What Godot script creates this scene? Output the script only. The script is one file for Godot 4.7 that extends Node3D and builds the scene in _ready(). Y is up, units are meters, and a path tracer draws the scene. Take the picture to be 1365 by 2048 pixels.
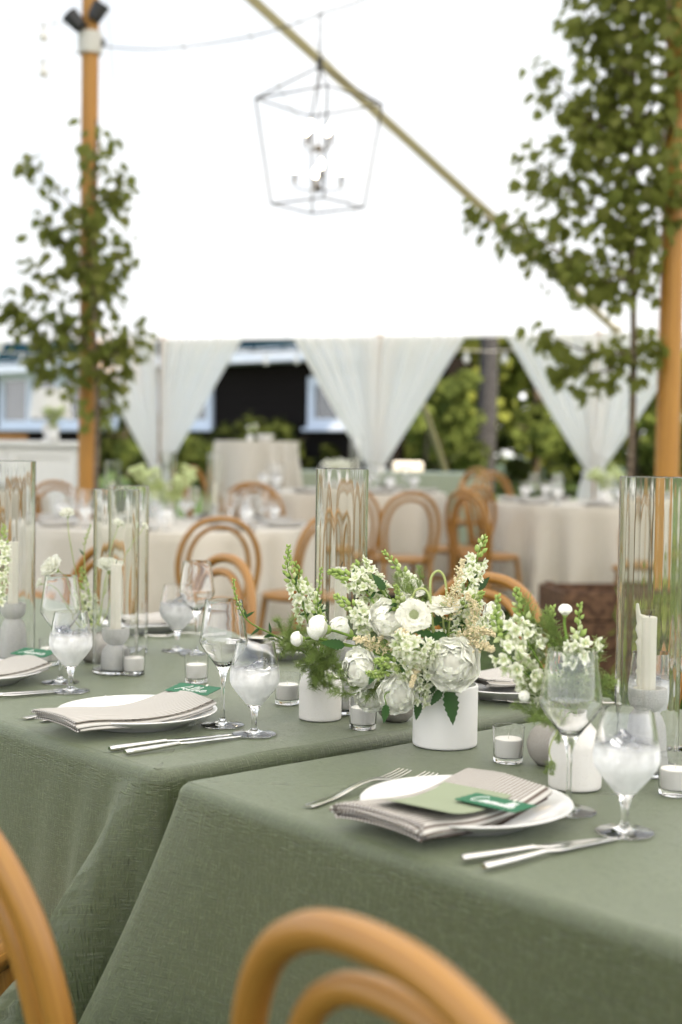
extends Node3D
# A sage green wedding table under a sailcloth tent. Metres, y up. The long tables have a frame of their own:
# u runs along the tables, v across them away from the camera, h above the cloth.

const CORNER := Vector3(-0.23863, 0.76, -1.99965)
const AXIS_U := Vector3(0.66262, 0.0, 0.748956)
const AXIS_V := Vector3(0.748956, 0.0, -0.66262)
const TABLE_YAW := -0.84648
const EYE := Vector3(0.0, 1.23, 0.0)

var rng := RandomNumberGenerator.new()
var taken := {}
var M := {}


class Acc:
	var v := PackedVector3Array()
	var n := PackedVector3Array()
	var t := PackedVector2Array()
	var c := PackedColorArray()
	var x := PackedInt32Array()
	var tint := Color.WHITE
	var coloured := false

	func vert(p: Vector3, nn: Vector3, uv := Vector2.ZERO) -> int:
		v.append(p)
		n.append(nn)
		t.append(uv)
		c.append(tint)
		return v.size() - 1

	func tri(a: int, b: int, d: int) -> void:
		var f := (v[b] - v[a]).cross(v[d] - v[a])
		if f.dot(n[a] + n[b] + n[d]) > 0.0:
			x.append_array([a, d, b])
		else:
			x.append_array([a, b, d])

	func flat(a: Vector3, b: Vector3, d: Vector3, out: Vector3) -> void:
		var f := (b - a).cross(d - a).normalized()
		if f.dot(out) < 0.0:
			f = -f
		var i := vert(a, f)
		vert(b, f)
		vert(d, f)
		tri(i, i + 1, i + 2)

	# points laid out as p[i * nv + j]; wrap closes the i direction; flip turns the normals round
	func grid(p: PackedVector3Array, nu: int, nv: int, wrap := false, flip := false, uv := PackedVector2Array()) -> void:
		var at := v.size()
		for i in nu:
			for j in nv:
				var i0 := (i - 1 + nu) % nu if wrap else maxi(i - 1, 0)
				var i1 := (i + 1) % nu if wrap else mini(i + 1, nu - 1)
				var j0 := maxi(j - 1, 0)
				var j1 := mini(j + 1, nv - 1)
				var du := p[i1 * nv + j] - p[i0 * nv + j]
				var dv := p[i * nv + j1] - p[i * nv + j0]
				if du.length_squared() < 1e-14:
					var jn := j + 1 if j == 0 else j - 1
					du = p[i1 * nv + jn] - p[i0 * nv + jn]
				var nn := du.cross(dv).normalized()
				if flip:
					nn = -nn
				vert(p[i * nv + j], nn, uv[i * nv + j] if uv.size() else Vector2(float(i) / nu, float(j) / nv))
		for i in (nu if wrap else nu - 1):
			for j in nv - 1:
				var a := at + i * nv + j
				var b := at + ((i + 1) % nu) * nv + j
				tri(a, b, a + 1)
				tri(b, b + 1, a + 1)

	# solid of revolution; the outside lies on the right of the profile's direction; sharp turns split the smoothing
	func lathe(prof: Array, seg := 40, at := Vector3.ZERO, split := 38.0) -> void:
		var run: Array = [prof[0]]
		for k in range(1, prof.size()):
			run.append(prof[k])
			var last := k == prof.size() - 1
			if not last:
				var a: Vector2 = (prof[k] - prof[k - 1])
				var b: Vector2 = (prof[k + 1] - prof[k])
				if absf(rad_to_deg(a.angle_to(b))) < split:
					continue
			var p := PackedVector3Array()
			for i in seg:
				var w := TAU * i / seg
				for q in run:
					p.append(at + Vector3(cos(w) * q.x, q.y, sin(w) * q.x))
			grid(p, seg, run.size(), true, true)
			run = [prof[k]]

	func tube(path: PackedVector3Array, radii, sides := 8, caps := true, closed := false, squash := 1.0, usize := 1.0) -> void:
		var at := v.size()
		var m := path.size()
		var side := Vector3.ZERO
		var length := 0.0
		for k in m:
			var a := path[(k - 1 + m) % m] if closed else path[maxi(k - 1, 0)]
			var b := path[(k + 1) % m] if closed else path[mini(k + 1, m - 1)]
			var d := (b - a).normalized()
			if k == 0:
				side = d.cross(Vector3.UP if absf(d.y) < 0.9 else Vector3.RIGHT).normalized()
			else:
				side = (side - d * side.dot(d)).normalized()
				length += path[k].distance_to(path[k - 1])
			var up := side.cross(d)
			var r: float = radii[k] if radii is Array or radii is PackedFloat32Array else radii
			for s in sides:
				var w := TAU * s / sides
				var nn := side * cos(w) + up * sin(w)
				vert(path[k] + side * (cos(w) * r) + up * (sin(w) * r * squash), nn, Vector2(length * usize, float(s) / sides))
		for k in (m if closed else m - 1):
			for s in sides:
				var a := at + k * sides + s
				var b := at + k * sides + (s + 1) % sides
				var e := at + ((k + 1) % m) * sides + s
				var f := at + ((k + 1) % m) * sides + (s + 1) % sides
				tri(a, b, e)
				tri(b, f, e)
		if caps and not closed:
			for k in [0, m - 1]:
				var out := (path[0] - path[1]).normalized() if k == 0 else (path[m - 1] - path[m - 2]).normalized()
				var mid := vert(path[k], out)
				var first := v.size()
				for s in sides:
					vert(v[at + k * sides + s], out)
				for s in sides:
					tri(mid, first + s, first + (s + 1) % sides)

	# rounded bar: half sizes (across, thick) along a path, "across" given by a direction
	func bar(path: PackedVector3Array, half: Array, across: Vector3, sides := 12, power := 0.6) -> void:
		var p := PackedVector3Array()
		var m := path.size()
		for s in sides:
			var w := TAU * s / sides
			var cx := signf(cos(w)) * pow(absf(cos(w)), power)
			var sx := signf(sin(w)) * pow(absf(sin(w)), power)
			for k in m:
				var d := (path[mini(k + 1, m - 1)] - path[maxi(k - 1, 0)]).normalized()
				var a := (across - d * across.dot(d)).normalized()
				var b := a.cross(d)
				p.append(path[k] + a * (cx * half[k].x) + b * (sx * half[k].y))
		var at := v.size()
		grid(p, sides, m, true, false)
		# make sure that the normals face outward
		var mid := (path[0] + path[1]) * 0.5
		if n[at].dot(v[at] - path[0]) < 0.0:
			for k in range(at, v.size()):
				n[k] = -n[k]
			for k in range(x.size() - (sides * (m - 1) * 6), x.size(), 3):
				var q := x[k + 1]
				x[k + 1] = x[k + 2]
				x[k + 2] = q
		for k in [0, m - 1]:
			var out := (path[0] - path[1]).normalized() if k == 0 else (path[m - 1] - path[m - 2]).normalized()
			var c0 := vert(path[k], out)
			var first := v.size()
			for s in sides:
				vert(v[at + s * m + k], out)
			for s in sides:
				tri(c0, first + s, first + (s + 1) % sides)

	func box(centre: Vector3, size: Vector3, basis := Basis(), chamfer := 0.0) -> void:
		var h := size * 0.5
		var c := minf(chamfer, minf(h.x, minf(h.y, h.z)) * 0.9)
		for ax in 3:
			for sg in [-1.0, 1.0]:
				var nn := Vector3.ZERO
				nn[ax] = sg
				var b := (ax + 1) % 3
				var d := (ax + 2) % 3
				var q := []
				for k in [[-1, -1], [1, -1], [1, 1], [-1, 1]]:
					var p := Vector3.ZERO
					p[ax] = sg * h[ax]
					p[b] = k[0] * (h[b] - c)
					p[d] = k[1] * (h[d] - c)
					q.append(vert(centre + basis * p, basis * nn, Vector2(p[b], p[d])))
				tri(q[0], q[1], q[2])
				tri(q[0], q[2], q[3])
		if c > 0.0:
			for ax in 3:
				var b := (ax + 1) % 3
				var d := (ax + 2) % 3
				for sb in [-1.0, 1.0]:
					for sd in [-1.0, 1.0]:
						var nn := Vector3.ZERO
						nn[b] = sb
						nn[d] = sd
						nn = nn.normalized()
						var q := []
						for e in [[-1, 0], [1, 0], [1, 1], [-1, 1]]:
							var p := Vector3.ZERO
							p[ax] = e[0] * (h[ax] - c)
							p[b] = sb * (h[b] - (c if e[1] else 0.0))
							p[d] = sd * (h[d] - (0.0 if e[1] else c))
							q.append(vert(centre + basis * p, basis * nn))
						tri(q[0], q[1], q[2])
						tri(q[0], q[2], q[3])
			for s0 in [-1.0, 1.0]:
				for s1 in [-1.0, 1.0]:
					for s2 in [-1.0, 1.0]:
						var sg := Vector3(s0, s1, s2)
						var q := []
						for ax in 3:
							var p := sg * (h - Vector3.ONE * c)
							p[ax] = sg[ax] * h[ax]
							q.append(vert(centre + basis * p, basis * sg.normalized()))
						tri(q[0], q[1], q[2])

	func ball(centre: Vector3, r: Vector3, seg := 8, rings := 6, basis := Basis()) -> void:
		var p := PackedVector3Array()
		for i in seg:
			var w := TAU * i / seg
			for j in rings + 1:
				var e := PI * j / rings - PI / 2
				p.append(centre + basis * (Vector3(cos(w) * cos(e), sin(e), sin(w) * cos(e)) * r))
		grid(p, seg, rings + 1, true, true)

	func mesh(m: Material) -> ArrayMesh:
		var a := []
		a.resize(Mesh.ARRAY_MAX)
		a[Mesh.ARRAY_VERTEX] = v
		a[Mesh.ARRAY_NORMAL] = n
		a[Mesh.ARRAY_TEX_UV] = t
		if coloured:
			a[Mesh.ARRAY_COLOR] = c
		a[Mesh.ARRAY_INDEX] = x
		var out := ArrayMesh.new()
		out.add_surface_from_arrays(Mesh.PRIMITIVE_TRIANGLES, a)
		out.surface_set_material(0, m)
		return out


func tp(u: float, v: float, h := 0.0) -> Vector3:
	return CORNER + AXIS_U * u + AXIS_V * v + Vector3.UP * h

func lawn(x: float, z: float) -> float:
	return 0.06 * clampf(-z - 8.3, 0.0, 13.0)

func numbered(parent: Node, called: String) -> String:
	var key := str(parent.get_instance_id()) + called
	taken[key] = taken.get(key, -1) + 1
	return called if taken[key] == 0 else "%s_%03d" % [called, taken[key]]

func tag(o: Node3D, label: String, category: String, group := "") -> Node3D:
	o.set_meta("label", label)
	o.set_meta("category", category)
	if group:
		o.set_meta("group", group)
	return o

func thing(called: String, label: String, category: String, at := Vector3.ZERO, yaw := 0.0, group := "") -> Node3D:
	var o := Node3D.new()
	o.name = numbered(self, called)
	add_child(o)
	o.position = at
	o.rotation.y = yaw
	return tag(o, label, category, group)

func part(called: String, mesh: Mesh, parent: Node, xf := Transform3D(), kind := "") -> MeshInstance3D:
	var o := MeshInstance3D.new()
	o.name = numbered(parent, called)
	o.mesh = mesh
	o.transform = xf
	parent.add_child(o)
	if kind:
		o.set_meta("kind", kind)
	return o

func scatter(called: String, mesh: Mesh, parent: Node, where: Array, tints := []) -> MultiMeshInstance3D:
	var mm := MultiMesh.new()
	mm.transform_format = MultiMesh.TRANSFORM_3D
	mm.use_colors = tints.size() > 0
	mm.mesh = mesh
	mm.instance_count = where.size()
	for i in where.size():
		mm.set_instance_transform(i, where[i])
		if tints.size():
			mm.set_instance_color(i, tints[i])
	var o := MultiMeshInstance3D.new()
	o.name = numbered(parent, called)
	o.multimesh = mm
	parent.add_child(o)
	o.set_meta("kind", "stuff")
	return o

func setting(o: Node3D) -> Node3D:
	o.set_meta("kind", "structure")
	return o

# a copy of a thing with its parts, under a number, a label and a place of its own
func again(src: Node3D, label: String, at: Vector3, yaw := 0.0, group := "") -> Node3D:
	var base := src.name.rstrip("0123456789").trim_suffix("_")
	var o: Node3D = src.duplicate()
	o.name = numbered(self, base)
	add_child(o)
	o.position = at
	o.rotation.y = yaw
	o.set_meta("label", label)
	if group:
		o.set_meta("group", group)
	elif o.has_meta("group"):
		o.remove_meta("group")
	return o

func smooth(pts: Array, per := 8) -> PackedVector3Array:
	var out := PackedVector3Array()
	for k in pts.size() - 1:
		var a: Vector3 = pts[maxi(k - 1, 0)]
		var b: Vector3 = pts[k]
		var c: Vector3 = pts[k + 1]
		var d: Vector3 = pts[mini(k + 2, pts.size() - 1)]
		for s in per:
			out.append(b.cubic_interpolate(c, a, d, float(s) / per))
	out.append(pts[-1])
	return out

func taper(m: int, a: float, b: float) -> PackedFloat32Array:
	var out := PackedFloat32Array()
	for k in m:
		out.append(lerpf(a, b, float(k) / maxi(m - 1, 1)))
	return out

func facing(dir: Vector3, spin := 0.0) -> Basis:   # a basis whose y axis points along dir
	var y := dir.normalized()
	var x := y.cross(Vector3.FORWARD if absf(y.z) < 0.9 else Vector3.RIGHT).normalized()
	return Basis(x, y, x.cross(y)) * Basis(Vector3.UP, spin)

func rnd(a: float, b: float) -> float:
	return rng.randf_range(a, b)

func rdir() -> Vector3:
	var d := Vector3(rng.randfn(), rng.randfn(), rng.randfn())
	return d.normalized() if d.length() > 0.001 else Vector3.UP


# ---------------------------------------------------------------- materials

func plain(r: float, g: float, b: float, rough := 0.6, metal := 0.0) -> StandardMaterial3D:   # linear colour values
	var m := StandardMaterial3D.new()
	m.albedo_color = Color(r, g, b).linear_to_srgb()
	m.roughness = rough
	m.metallic = metal
	return m

func cloth(r: float, g: float, b: float, through: float) -> StandardMaterial3D:
	var m := plain(r, g, b, 0.9)
	m.backlight_enabled = true
	m.backlight = Color(through, through, through)
	m.metallic_specular = 0.2
	return m

func glass(tone := Color(1.0, 1.0, 1.0)) -> StandardMaterial3D:
	var m := StandardMaterial3D.new()
	m.albedo_color = Color(tone.r, tone.g, tone.b, 0.0)
	m.roughness = 0.0
	m.metallic_specular = 0.5
	m.transparency = BaseMaterial3D.TRANSPARENCY_ALPHA
	m.refraction_enabled = true
	m.refraction_scale = 0.05
	return m

# grey picture of crossing threads: streaks of random length over both directions
func weave(size: int, count: int, longest: int, strength: float, both := true) -> PackedFloat32Array:
	var a := PackedFloat32Array()
	a.resize(size * size)
	a.fill(0.5)
	for k in count:
		var across := k % 2 == 0 or not both
		var row := rng.randi() % size
		var start := rng.randi() % size
		var long := 6 + rng.randi() % longest
		var amp := rng.randfn() * strength
		if rng.randf() < 0.04:
			amp *= 2.2
		for s in long:
			var q := (start + s) % size
			var i := row * size + q if across else q * size + row
			a[i] += amp * sin(PI * (s + 0.5) / long)
	return a

func picture(a: PackedFloat32Array, size: int, lo: Color, hi: Color) -> ImageTexture:
	var bytes := PackedByteArray()
	bytes.resize(size * size * 3)
	for i in size * size:
		var c := lo.lerp(hi, clampf(a[i], 0.0, 1.0))
		bytes[i * 3] = c.r8
		bytes[i * 3 + 1] = c.g8
		bytes[i * 3 + 2] = c.b8
	return ImageTexture.create_from_image(Image.create_from_data(size, size, false, Image.FORMAT_RGB8, bytes))

func relief(a: PackedFloat32Array, size: int, strength: float) -> ImageTexture:
	var bytes := PackedByteArray()
	bytes.resize(size * size)
	for i in size * size:
		bytes[i] = int(clampf(a[i], 0.0, 1.0) * 255.0)
	var im := Image.create_from_data(size, size, false, Image.FORMAT_L8, bytes)
	im.convert(Image.FORMAT_RGBA8)
	im.bump_map_to_normal_map(strength)
	return ImageTexture.create_from_image(im)

func noise_tex(frequency: float, lo: Color, hi: Color, octaves := 4, s := 1, size := 512) -> NoiseTexture2D:
	var f := FastNoiseLite.new()
	f.seed = s
	f.frequency = frequency
	f.fractal_octaves = octaves
	var t := NoiseTexture2D.new()
	t.width = size
	t.height = size
	t.seamless = true
	t.noise = f
	var g := Gradient.new()
	g.colors = PackedColorArray([lo, hi])
	g.offsets = PackedFloat32Array([0.25, 0.75])
	t.color_ramp = g
	return t

func tri_planar(m: StandardMaterial3D, scale: float, in_world := false) -> StandardMaterial3D:
	m.uv1_triplanar = true
	m.uv1_world_triplanar = in_world
	m.uv1_scale = Vector3.ONE * scale
	return m

func make_materials() -> void:
	rng.seed = 11
	var threads := weave(1024, 52000, 46, 0.10)
	for k in 420:   # slubs: short dark knots in the yarn
		var i := rng.randi() % (1024 * 1024 - 4)
		for q in 1 + rng.randi() % 3:
			threads[i + q] -= rnd(0.3, 0.7)
	var thread_tex := picture(threads, 1024, Color(0.25, 0.26, 0.22), Color(1.0, 1.0, 1.0))
	var pale_tex := picture(threads, 1024, Color(0.70, 0.70, 0.68), Color(1.0, 1.0, 1.0))
	var thread_bump := relief(threads, 1024, 3.0)
	for e in [["sage_linen", 0.150, 0.194, 0.080], ["beige_linen", 0.80, 0.735, 0.64], ["pale_sage_linen", 0.42, 0.48, 0.34]]:
		var m := plain(e[1], e[2], e[3], 0.45)
		m.albedo_texture = thread_tex if e[0] == "sage_linen" else pale_tex
		m.normal_enabled = true
		m.normal_texture = thread_bump
		m.normal_scale = 1.3
		m.metallic_specular = 0.6
		m.rim_enabled = true
		m.rim = 1.0
		m.uv1_scale = Vector3(2.3, 2.3, 1.0)
		M[e[0]] = m

	# honey coloured bentwood, grain along the length
	var grain := weave(512, 9000, 220, 0.06, false)
	var wood := plain(0.60, 0.325, 0.07, 0.42)
	wood.albedo_texture = picture(grain, 512, Color(0.50, 0.40, 0.26), Color(1.0, 1.0, 1.0))
	wood.uv1_scale = Vector3(0.6, 0.10, 1.0)
	wood.clearcoat_enabled = true
	wood.clearcoat = 0.22
	wood.clearcoat_roughness = 0.3
	M.wood = wood
	var pole := plain(0.74, 0.40, 0.07, 0.45)
	pole.albedo_texture = wood.albedo_texture
	pole.uv1_scale = Vector3(0.4, 0.3, 1.0)
	M.pole = pole
	var crate := plain(0.16, 0.085, 0.045, 0.85)
	crate.albedo_texture = noise_tex(0.02, Color(0.6, 0.55, 0.5), Color(1, 1, 1), 5, 3)
	M.crate = tri_planar(crate, 2.0)

	# white stoneware with small specks
	var im := Image.create(512, 512, false, Image.FORMAT_RGB8)
	im.fill(Color(0.985, 0.98, 0.97))
	for k in 1500:
		var p := Vector2i(rng.randi() % 510, rng.randi() % 510)
		var d := rnd(0.62, 0.9)
		im.fill_rect(Rect2i(p, Vector2i(1 + rng.randi() % 2, 1 + rng.randi() % 2)), Color(d, d * 0.98, d * 0.94))
		if rng.randf() < 0.4:
			im.set_pixel(p.x + 1, p.y, Color(d, d, d).lightened(0.2))
	var speck := ImageTexture.create_from_image(im)
	var st := plain(0.80, 0.79, 0.765, 0.5)
	st.albedo_texture = speck
	M.stoneware = tri_planar(st, 7.0)
	var gs := plain(0.47, 0.45, 0.42, 0.6)
	gs.albedo_texture = noise_tex(0.16, Color(0.7, 0.68, 0.66), Color(1, 1, 1), 3, 8)
	M.grey_stoneware = tri_planar(gs, 9.0)
	M.matte_white = plain(0.80, 0.79, 0.77, 0.55)
	M.concrete = tri_planar(plain(0.80, 0.80, 0.775, 0.75), 8.0)
	M.concrete.albedo_texture = noise_tex(0.09, Color(0.84, 0.84, 0.84), Color(1, 1, 1), 5, 21)
	M.porcelain = plain(0.76, 0.755, 0.74, 0.14)
	var wax := cloth(0.97, 0.94, 0.82, 0.4)
	M.wax = wax
	var wax2 := cloth(0.97, 0.955, 0.91, 0.4)
	M.white_wax = wax2
	M.wick = plain(0.03, 0.025, 0.02, 0.9)
	M.pale_wick = plain(0.75, 0.72, 0.66, 0.9)
	M.glass = glass()
	var water := glass()
	water.refraction_scale = 0.033
	M.water = water
	# dew on a cold glass: milky, thicker low down where the water is
	var frost := plain(0.97, 0.975, 0.98, 0.6)
	frost.transparency = BaseMaterial3D.TRANSPARENCY_ALPHA
	frost.albedo_color.a = 1.0
	var fi := Image.create(256, 256, false, Image.FORMAT_RGBA8)
	var fn := FastNoiseLite.new()
	fn.seed = 5
	fn.frequency = 0.008
	fn.fractal_octaves = 4
	for y in 256:
		for x in 256:
			var h := y / 255.0
			var streak := fn.get_noise_2d(x * 2.4, y * 0.9)
			var al := clampf(0.95 - 0.30 * h + 0.30 * streak * (0.2 + h), 0.2, 0.97)
			if h > 0.86:
				al *= (1.0 - h) / 0.14
			fi.set_pixel(x, y, Color(1, 1, 1, al))
	frost.albedo_texture = ImageTexture.create_from_image(fi)
	M.frost = frost
	M.steel = plain(0.72, 0.70, 0.66, 0.16, 1.0)
	M.blade = plain(0.78, 0.77, 0.75, 0.1, 1.0)
	M.black = plain(0.02, 0.02, 0.022, 0.5)
	M.iron = plain(0.05, 0.048, 0.045, 0.5, 0.4)

	# napkin with fine stripes across its weave
	for e in [["napkin_grey", Color(0.93, 0.925, 0.91), Color(0.72, 0.70, 0.67)], ["napkin_stripe", Color(0.94, 0.93, 0.91), Color(0.50, 0.45, 0.42)]]:
		var ni := Image.create(64, 64, false, Image.FORMAT_RGB8)
		for y in 64:
			for x in 64:
				var k := (x % 16) / 16.0
				var c: Color = e[1].lerp(e[2], smoothstep(0.45, 0.6, k) * (1.0 - smoothstep(0.88, 1.0, k)))
				if y % 4 == 0:
					c = c.darkened(0.05)
				ni.set_pixel(x, y, c)
		var nm := cloth(0.70, 0.69, 0.675, 0.25)
		nm.albedo_texture = ImageTexture.create_from_image(ni)
		M[e[0]] = nm
	M.hem = plain(1, 1, 1, 0.9)
	M.hem.vertex_color_use_as_albedo = true
	var paper := plain(0.27, 0.31, 0.205, 0.8)
	M.sage_paper = paper
	M.green_paper = plain(0.012, 0.135, 0.06, 0.6)
	M.ink = plain(0.9, 0.9, 0.88, 0.6)
	M.pearl = plain(0.85, 0.82, 0.76, 0.2)

	# plants
	var petal := cloth(0.96, 0.955, 0.92, 1.0)
	petal.albedo_texture = noise_tex(0.03, Color(0.94, 0.95, 0.9), Color(1, 1, 1), 4, 9, 256)
	M.petal = petal
	M.shell_petal = cloth(0.975, 0.97, 0.93, 0.36)
	M.shell_petal.albedo_texture = petal.albedo_texture
	M.cream_petal = cloth(0.94, 0.93, 0.82, 0.9)
	M.floret = cloth(0.96, 0.96, 0.90, 0.9)
	M.floret.vertex_color_use_as_albedo = true
	M.bud = cloth(0.33, 0.44, 0.13, 0.4)
	M.pale_bud = cloth(0.55, 0.62, 0.32, 0.45)
	M.stem = cloth(0.17, 0.27, 0.06, 0.2)
	M.pale_stem = cloth(0.40, 0.46, 0.19, 0.2)
	M.frond = cloth(0.27, 0.37, 0.10, 0.6)
	M.dark_leaf = cloth(0.035, 0.095, 0.022, 0.3)
	M.dark_leaf.roughness = 0.45
	M.astilbe = cloth(0.80, 0.70, 0.47, 0.4)
	M.disc = plain(0.45, 0.50, 0.28, 0.7)
	M.tree_leaf = cloth(0.21, 0.225, 0.062, 1.0)
	M.tree_leaf.roughness = 0.5
	M.tree_leaf.vertex_color_use_as_albedo = true
	M.wild_leaf = cloth(0.19, 0.205, 0.06, 1.0)
	M.wild_leaf.vertex_color_use_as_albedo = true
	var bark := plain(0.20, 0.155, 0.11, 0.95)
	bark.albedo_texture = noise_tex(0.03, Color(0.55, 0.52, 0.5), Color(1, 1, 1), 5, 4)
	M.bark = tri_planar(bark, 1.6)
	var grey_bark := plain(0.075, 0.074, 0.078, 0.95)
	grey_bark.albedo_texture = bark.albedo_texture
	M.grey_bark = tri_planar(grey_bark, 1.2)

	# tent, buildings and ground
	var sail := cloth(0.93, 0.93, 0.92, 1.0)
	M.sail = sail
	M.seam = cloth(0.92, 0.915, 0.905, 0.92)
	M.sheer = cloth(0.98, 0.965, 0.92, 1.0)
	M.sheer.transparency = BaseMaterial3D.TRANSPARENCY_ALPHA
	M.sheer.albedo_color.a = 0.965
	M.webbing = cloth(0.46, 0.41, 0.24, 0.5)
	M.cord = plain(0.12, 0.12, 0.12, 0.7)
	M.pale_cord = plain(0.55, 0.54, 0.5, 0.7)
	var siding := plain(0.016, 0.0135, 0.012, 1.0)
	siding.metallic_specular = 0.1
	M.siding = siding
	M.trim = plain(0.66, 0.70, 0.76, 0.6)
	M.roof = plain(0.005, 0.022, 0.032, 0.95)
	M.roof.metallic_specular = 0.15
	var pane := StandardMaterial3D.new()
	pane.albedo_color = Color(0.5, 0.55, 0.6, 0.1)
	pane.transparency = BaseMaterial3D.TRANSPARENCY_ALPHA
	pane.roughness = 0.03
	M.pane = pane
	M.dark_room = plain(0.02, 0.02, 0.02, 0.9)
	M.bar_white = plain(0.80, 0.80, 0.77, 0.5)
	var shade := cloth(0.88, 0.86, 0.82, 0.6)
	M.shade = shade
	var turf := plain(0.07, 0.115, 0.028, 0.95)
	turf.albedo_texture = noise_tex(0.012, Color(0.62, 0.62, 0.5), Color(1, 1, 1), 6, 12)
	M.turf = tri_planar(turf, 0.35, true)
	M.blade_grass = cloth(0.10, 0.17, 0.035, 0.5)
	var lit := plain(1.0, 0.95, 0.85, 0.4)
	lit.emission_enabled = true
	lit.emission = Color(1.0, 0.93, 0.8)
	lit.emission_energy_multiplier = 9.0
	M.lit_bulb = lit
	var amber := plain(1.0, 0.7, 0.4, 0.4)
	amber.emission_enabled = true
	amber.emission = Color(1.0, 0.62, 0.3)
	amber.emission_energy_multiplier = 5.0
	M.amber_bulb = amber
	M.bulb = plain(0.82, 0.81, 0.78, 0.12)


# ---------------------------------------------------------------- camera, light, place

func make_view() -> void:
	var cam := Camera3D.new()
	cam.name = "camera"
	add_child(cam)
	cam.position = EYE
	cam.basis = Basis(Vector3.RIGHT, -0.041819) * Basis(Vector3.BACK, 0.015)
	var at := CameraAttributesPhysical.new()
	at.frustum_focal_length = 50.0
	at.frustum_focus_distance = 2.36
	at.exposure_aperture = 3.1
	cam.attributes = at
	cam.fov = 39.6
	cam.near = 0.05
	cam.far = 900.0
	cam.current = true

	var sky := ProceduralSkyMaterial.new()
	sky.sky_top_color = Color(0.60, 0.655, 0.74)
	sky.sky_horizon_color = Color(0.94, 0.93, 0.915)
	sky.sky_curve = 0.12
	sky.sky_energy_multiplier = 1.2
	sky.ground_bottom_color = Color(0.14, 0.17, 0.10)
	sky.ground_horizon_color = Color(0.30, 0.34, 0.26)
	var env := Environment.new()
	env.background_mode = Environment.BG_SKY
	env.sky = Sky.new()
	env.sky.sky_material = sky
	env.tonemap_mode = Environment.TONE_MAPPER_LINEAR
	env.tonemap_exposure = 2.45
	env.sdfgi_enabled = true
	env.ssao_enabled = true
	env.ssil_enabled = true
	var we := WorldEnvironment.new()
	we.name = "world"
	we.environment = env
	add_child(we)

	var sun := DirectionalLight3D.new()
	sun.name = "sun"
	add_child(sun)
	sun.light_energy = 1.4
	sun.light_color = Color(1.0, 0.93, 0.83)
	sun.light_angular_distance = 0.5
	sun.shadow_enabled = true
	sun.look_at_from_position(Vector3(0.52, 0.74, 0.66) * 20.0, Vector3.ZERO)


const WALL0 := Vector3(-4.22, 0, -15.0)
const WALL_W := Vector3(0.947, 0, 0.320)
const WALL_N := Vector3(-0.320, 0, 0.947)

func tent(s: float, t: float, y := 0.0) -> Vector3:
	return WALL0 + WALL_W * s + WALL_N * t + Vector3.UP * y

func roof_height(s: float, t: float) -> float:
	var d := minf(t, minf(15.8 - t, minf(s + 0.9, 13.0 - s)))
	var k := clampf(d / 4.6, 0.0, 1.0)
	var y := 2.33 + 3.5 * pow(k, 1.08)
	# the cloth is lifted a little more round the pole tops
	for q in [Vector2(4.15, 4.5), Vector2(7.95, 4.7)]:
		y += 0.35 * exp(-Vector2(s, t).distance_squared_to(q) / 1.6)
	return y

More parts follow.
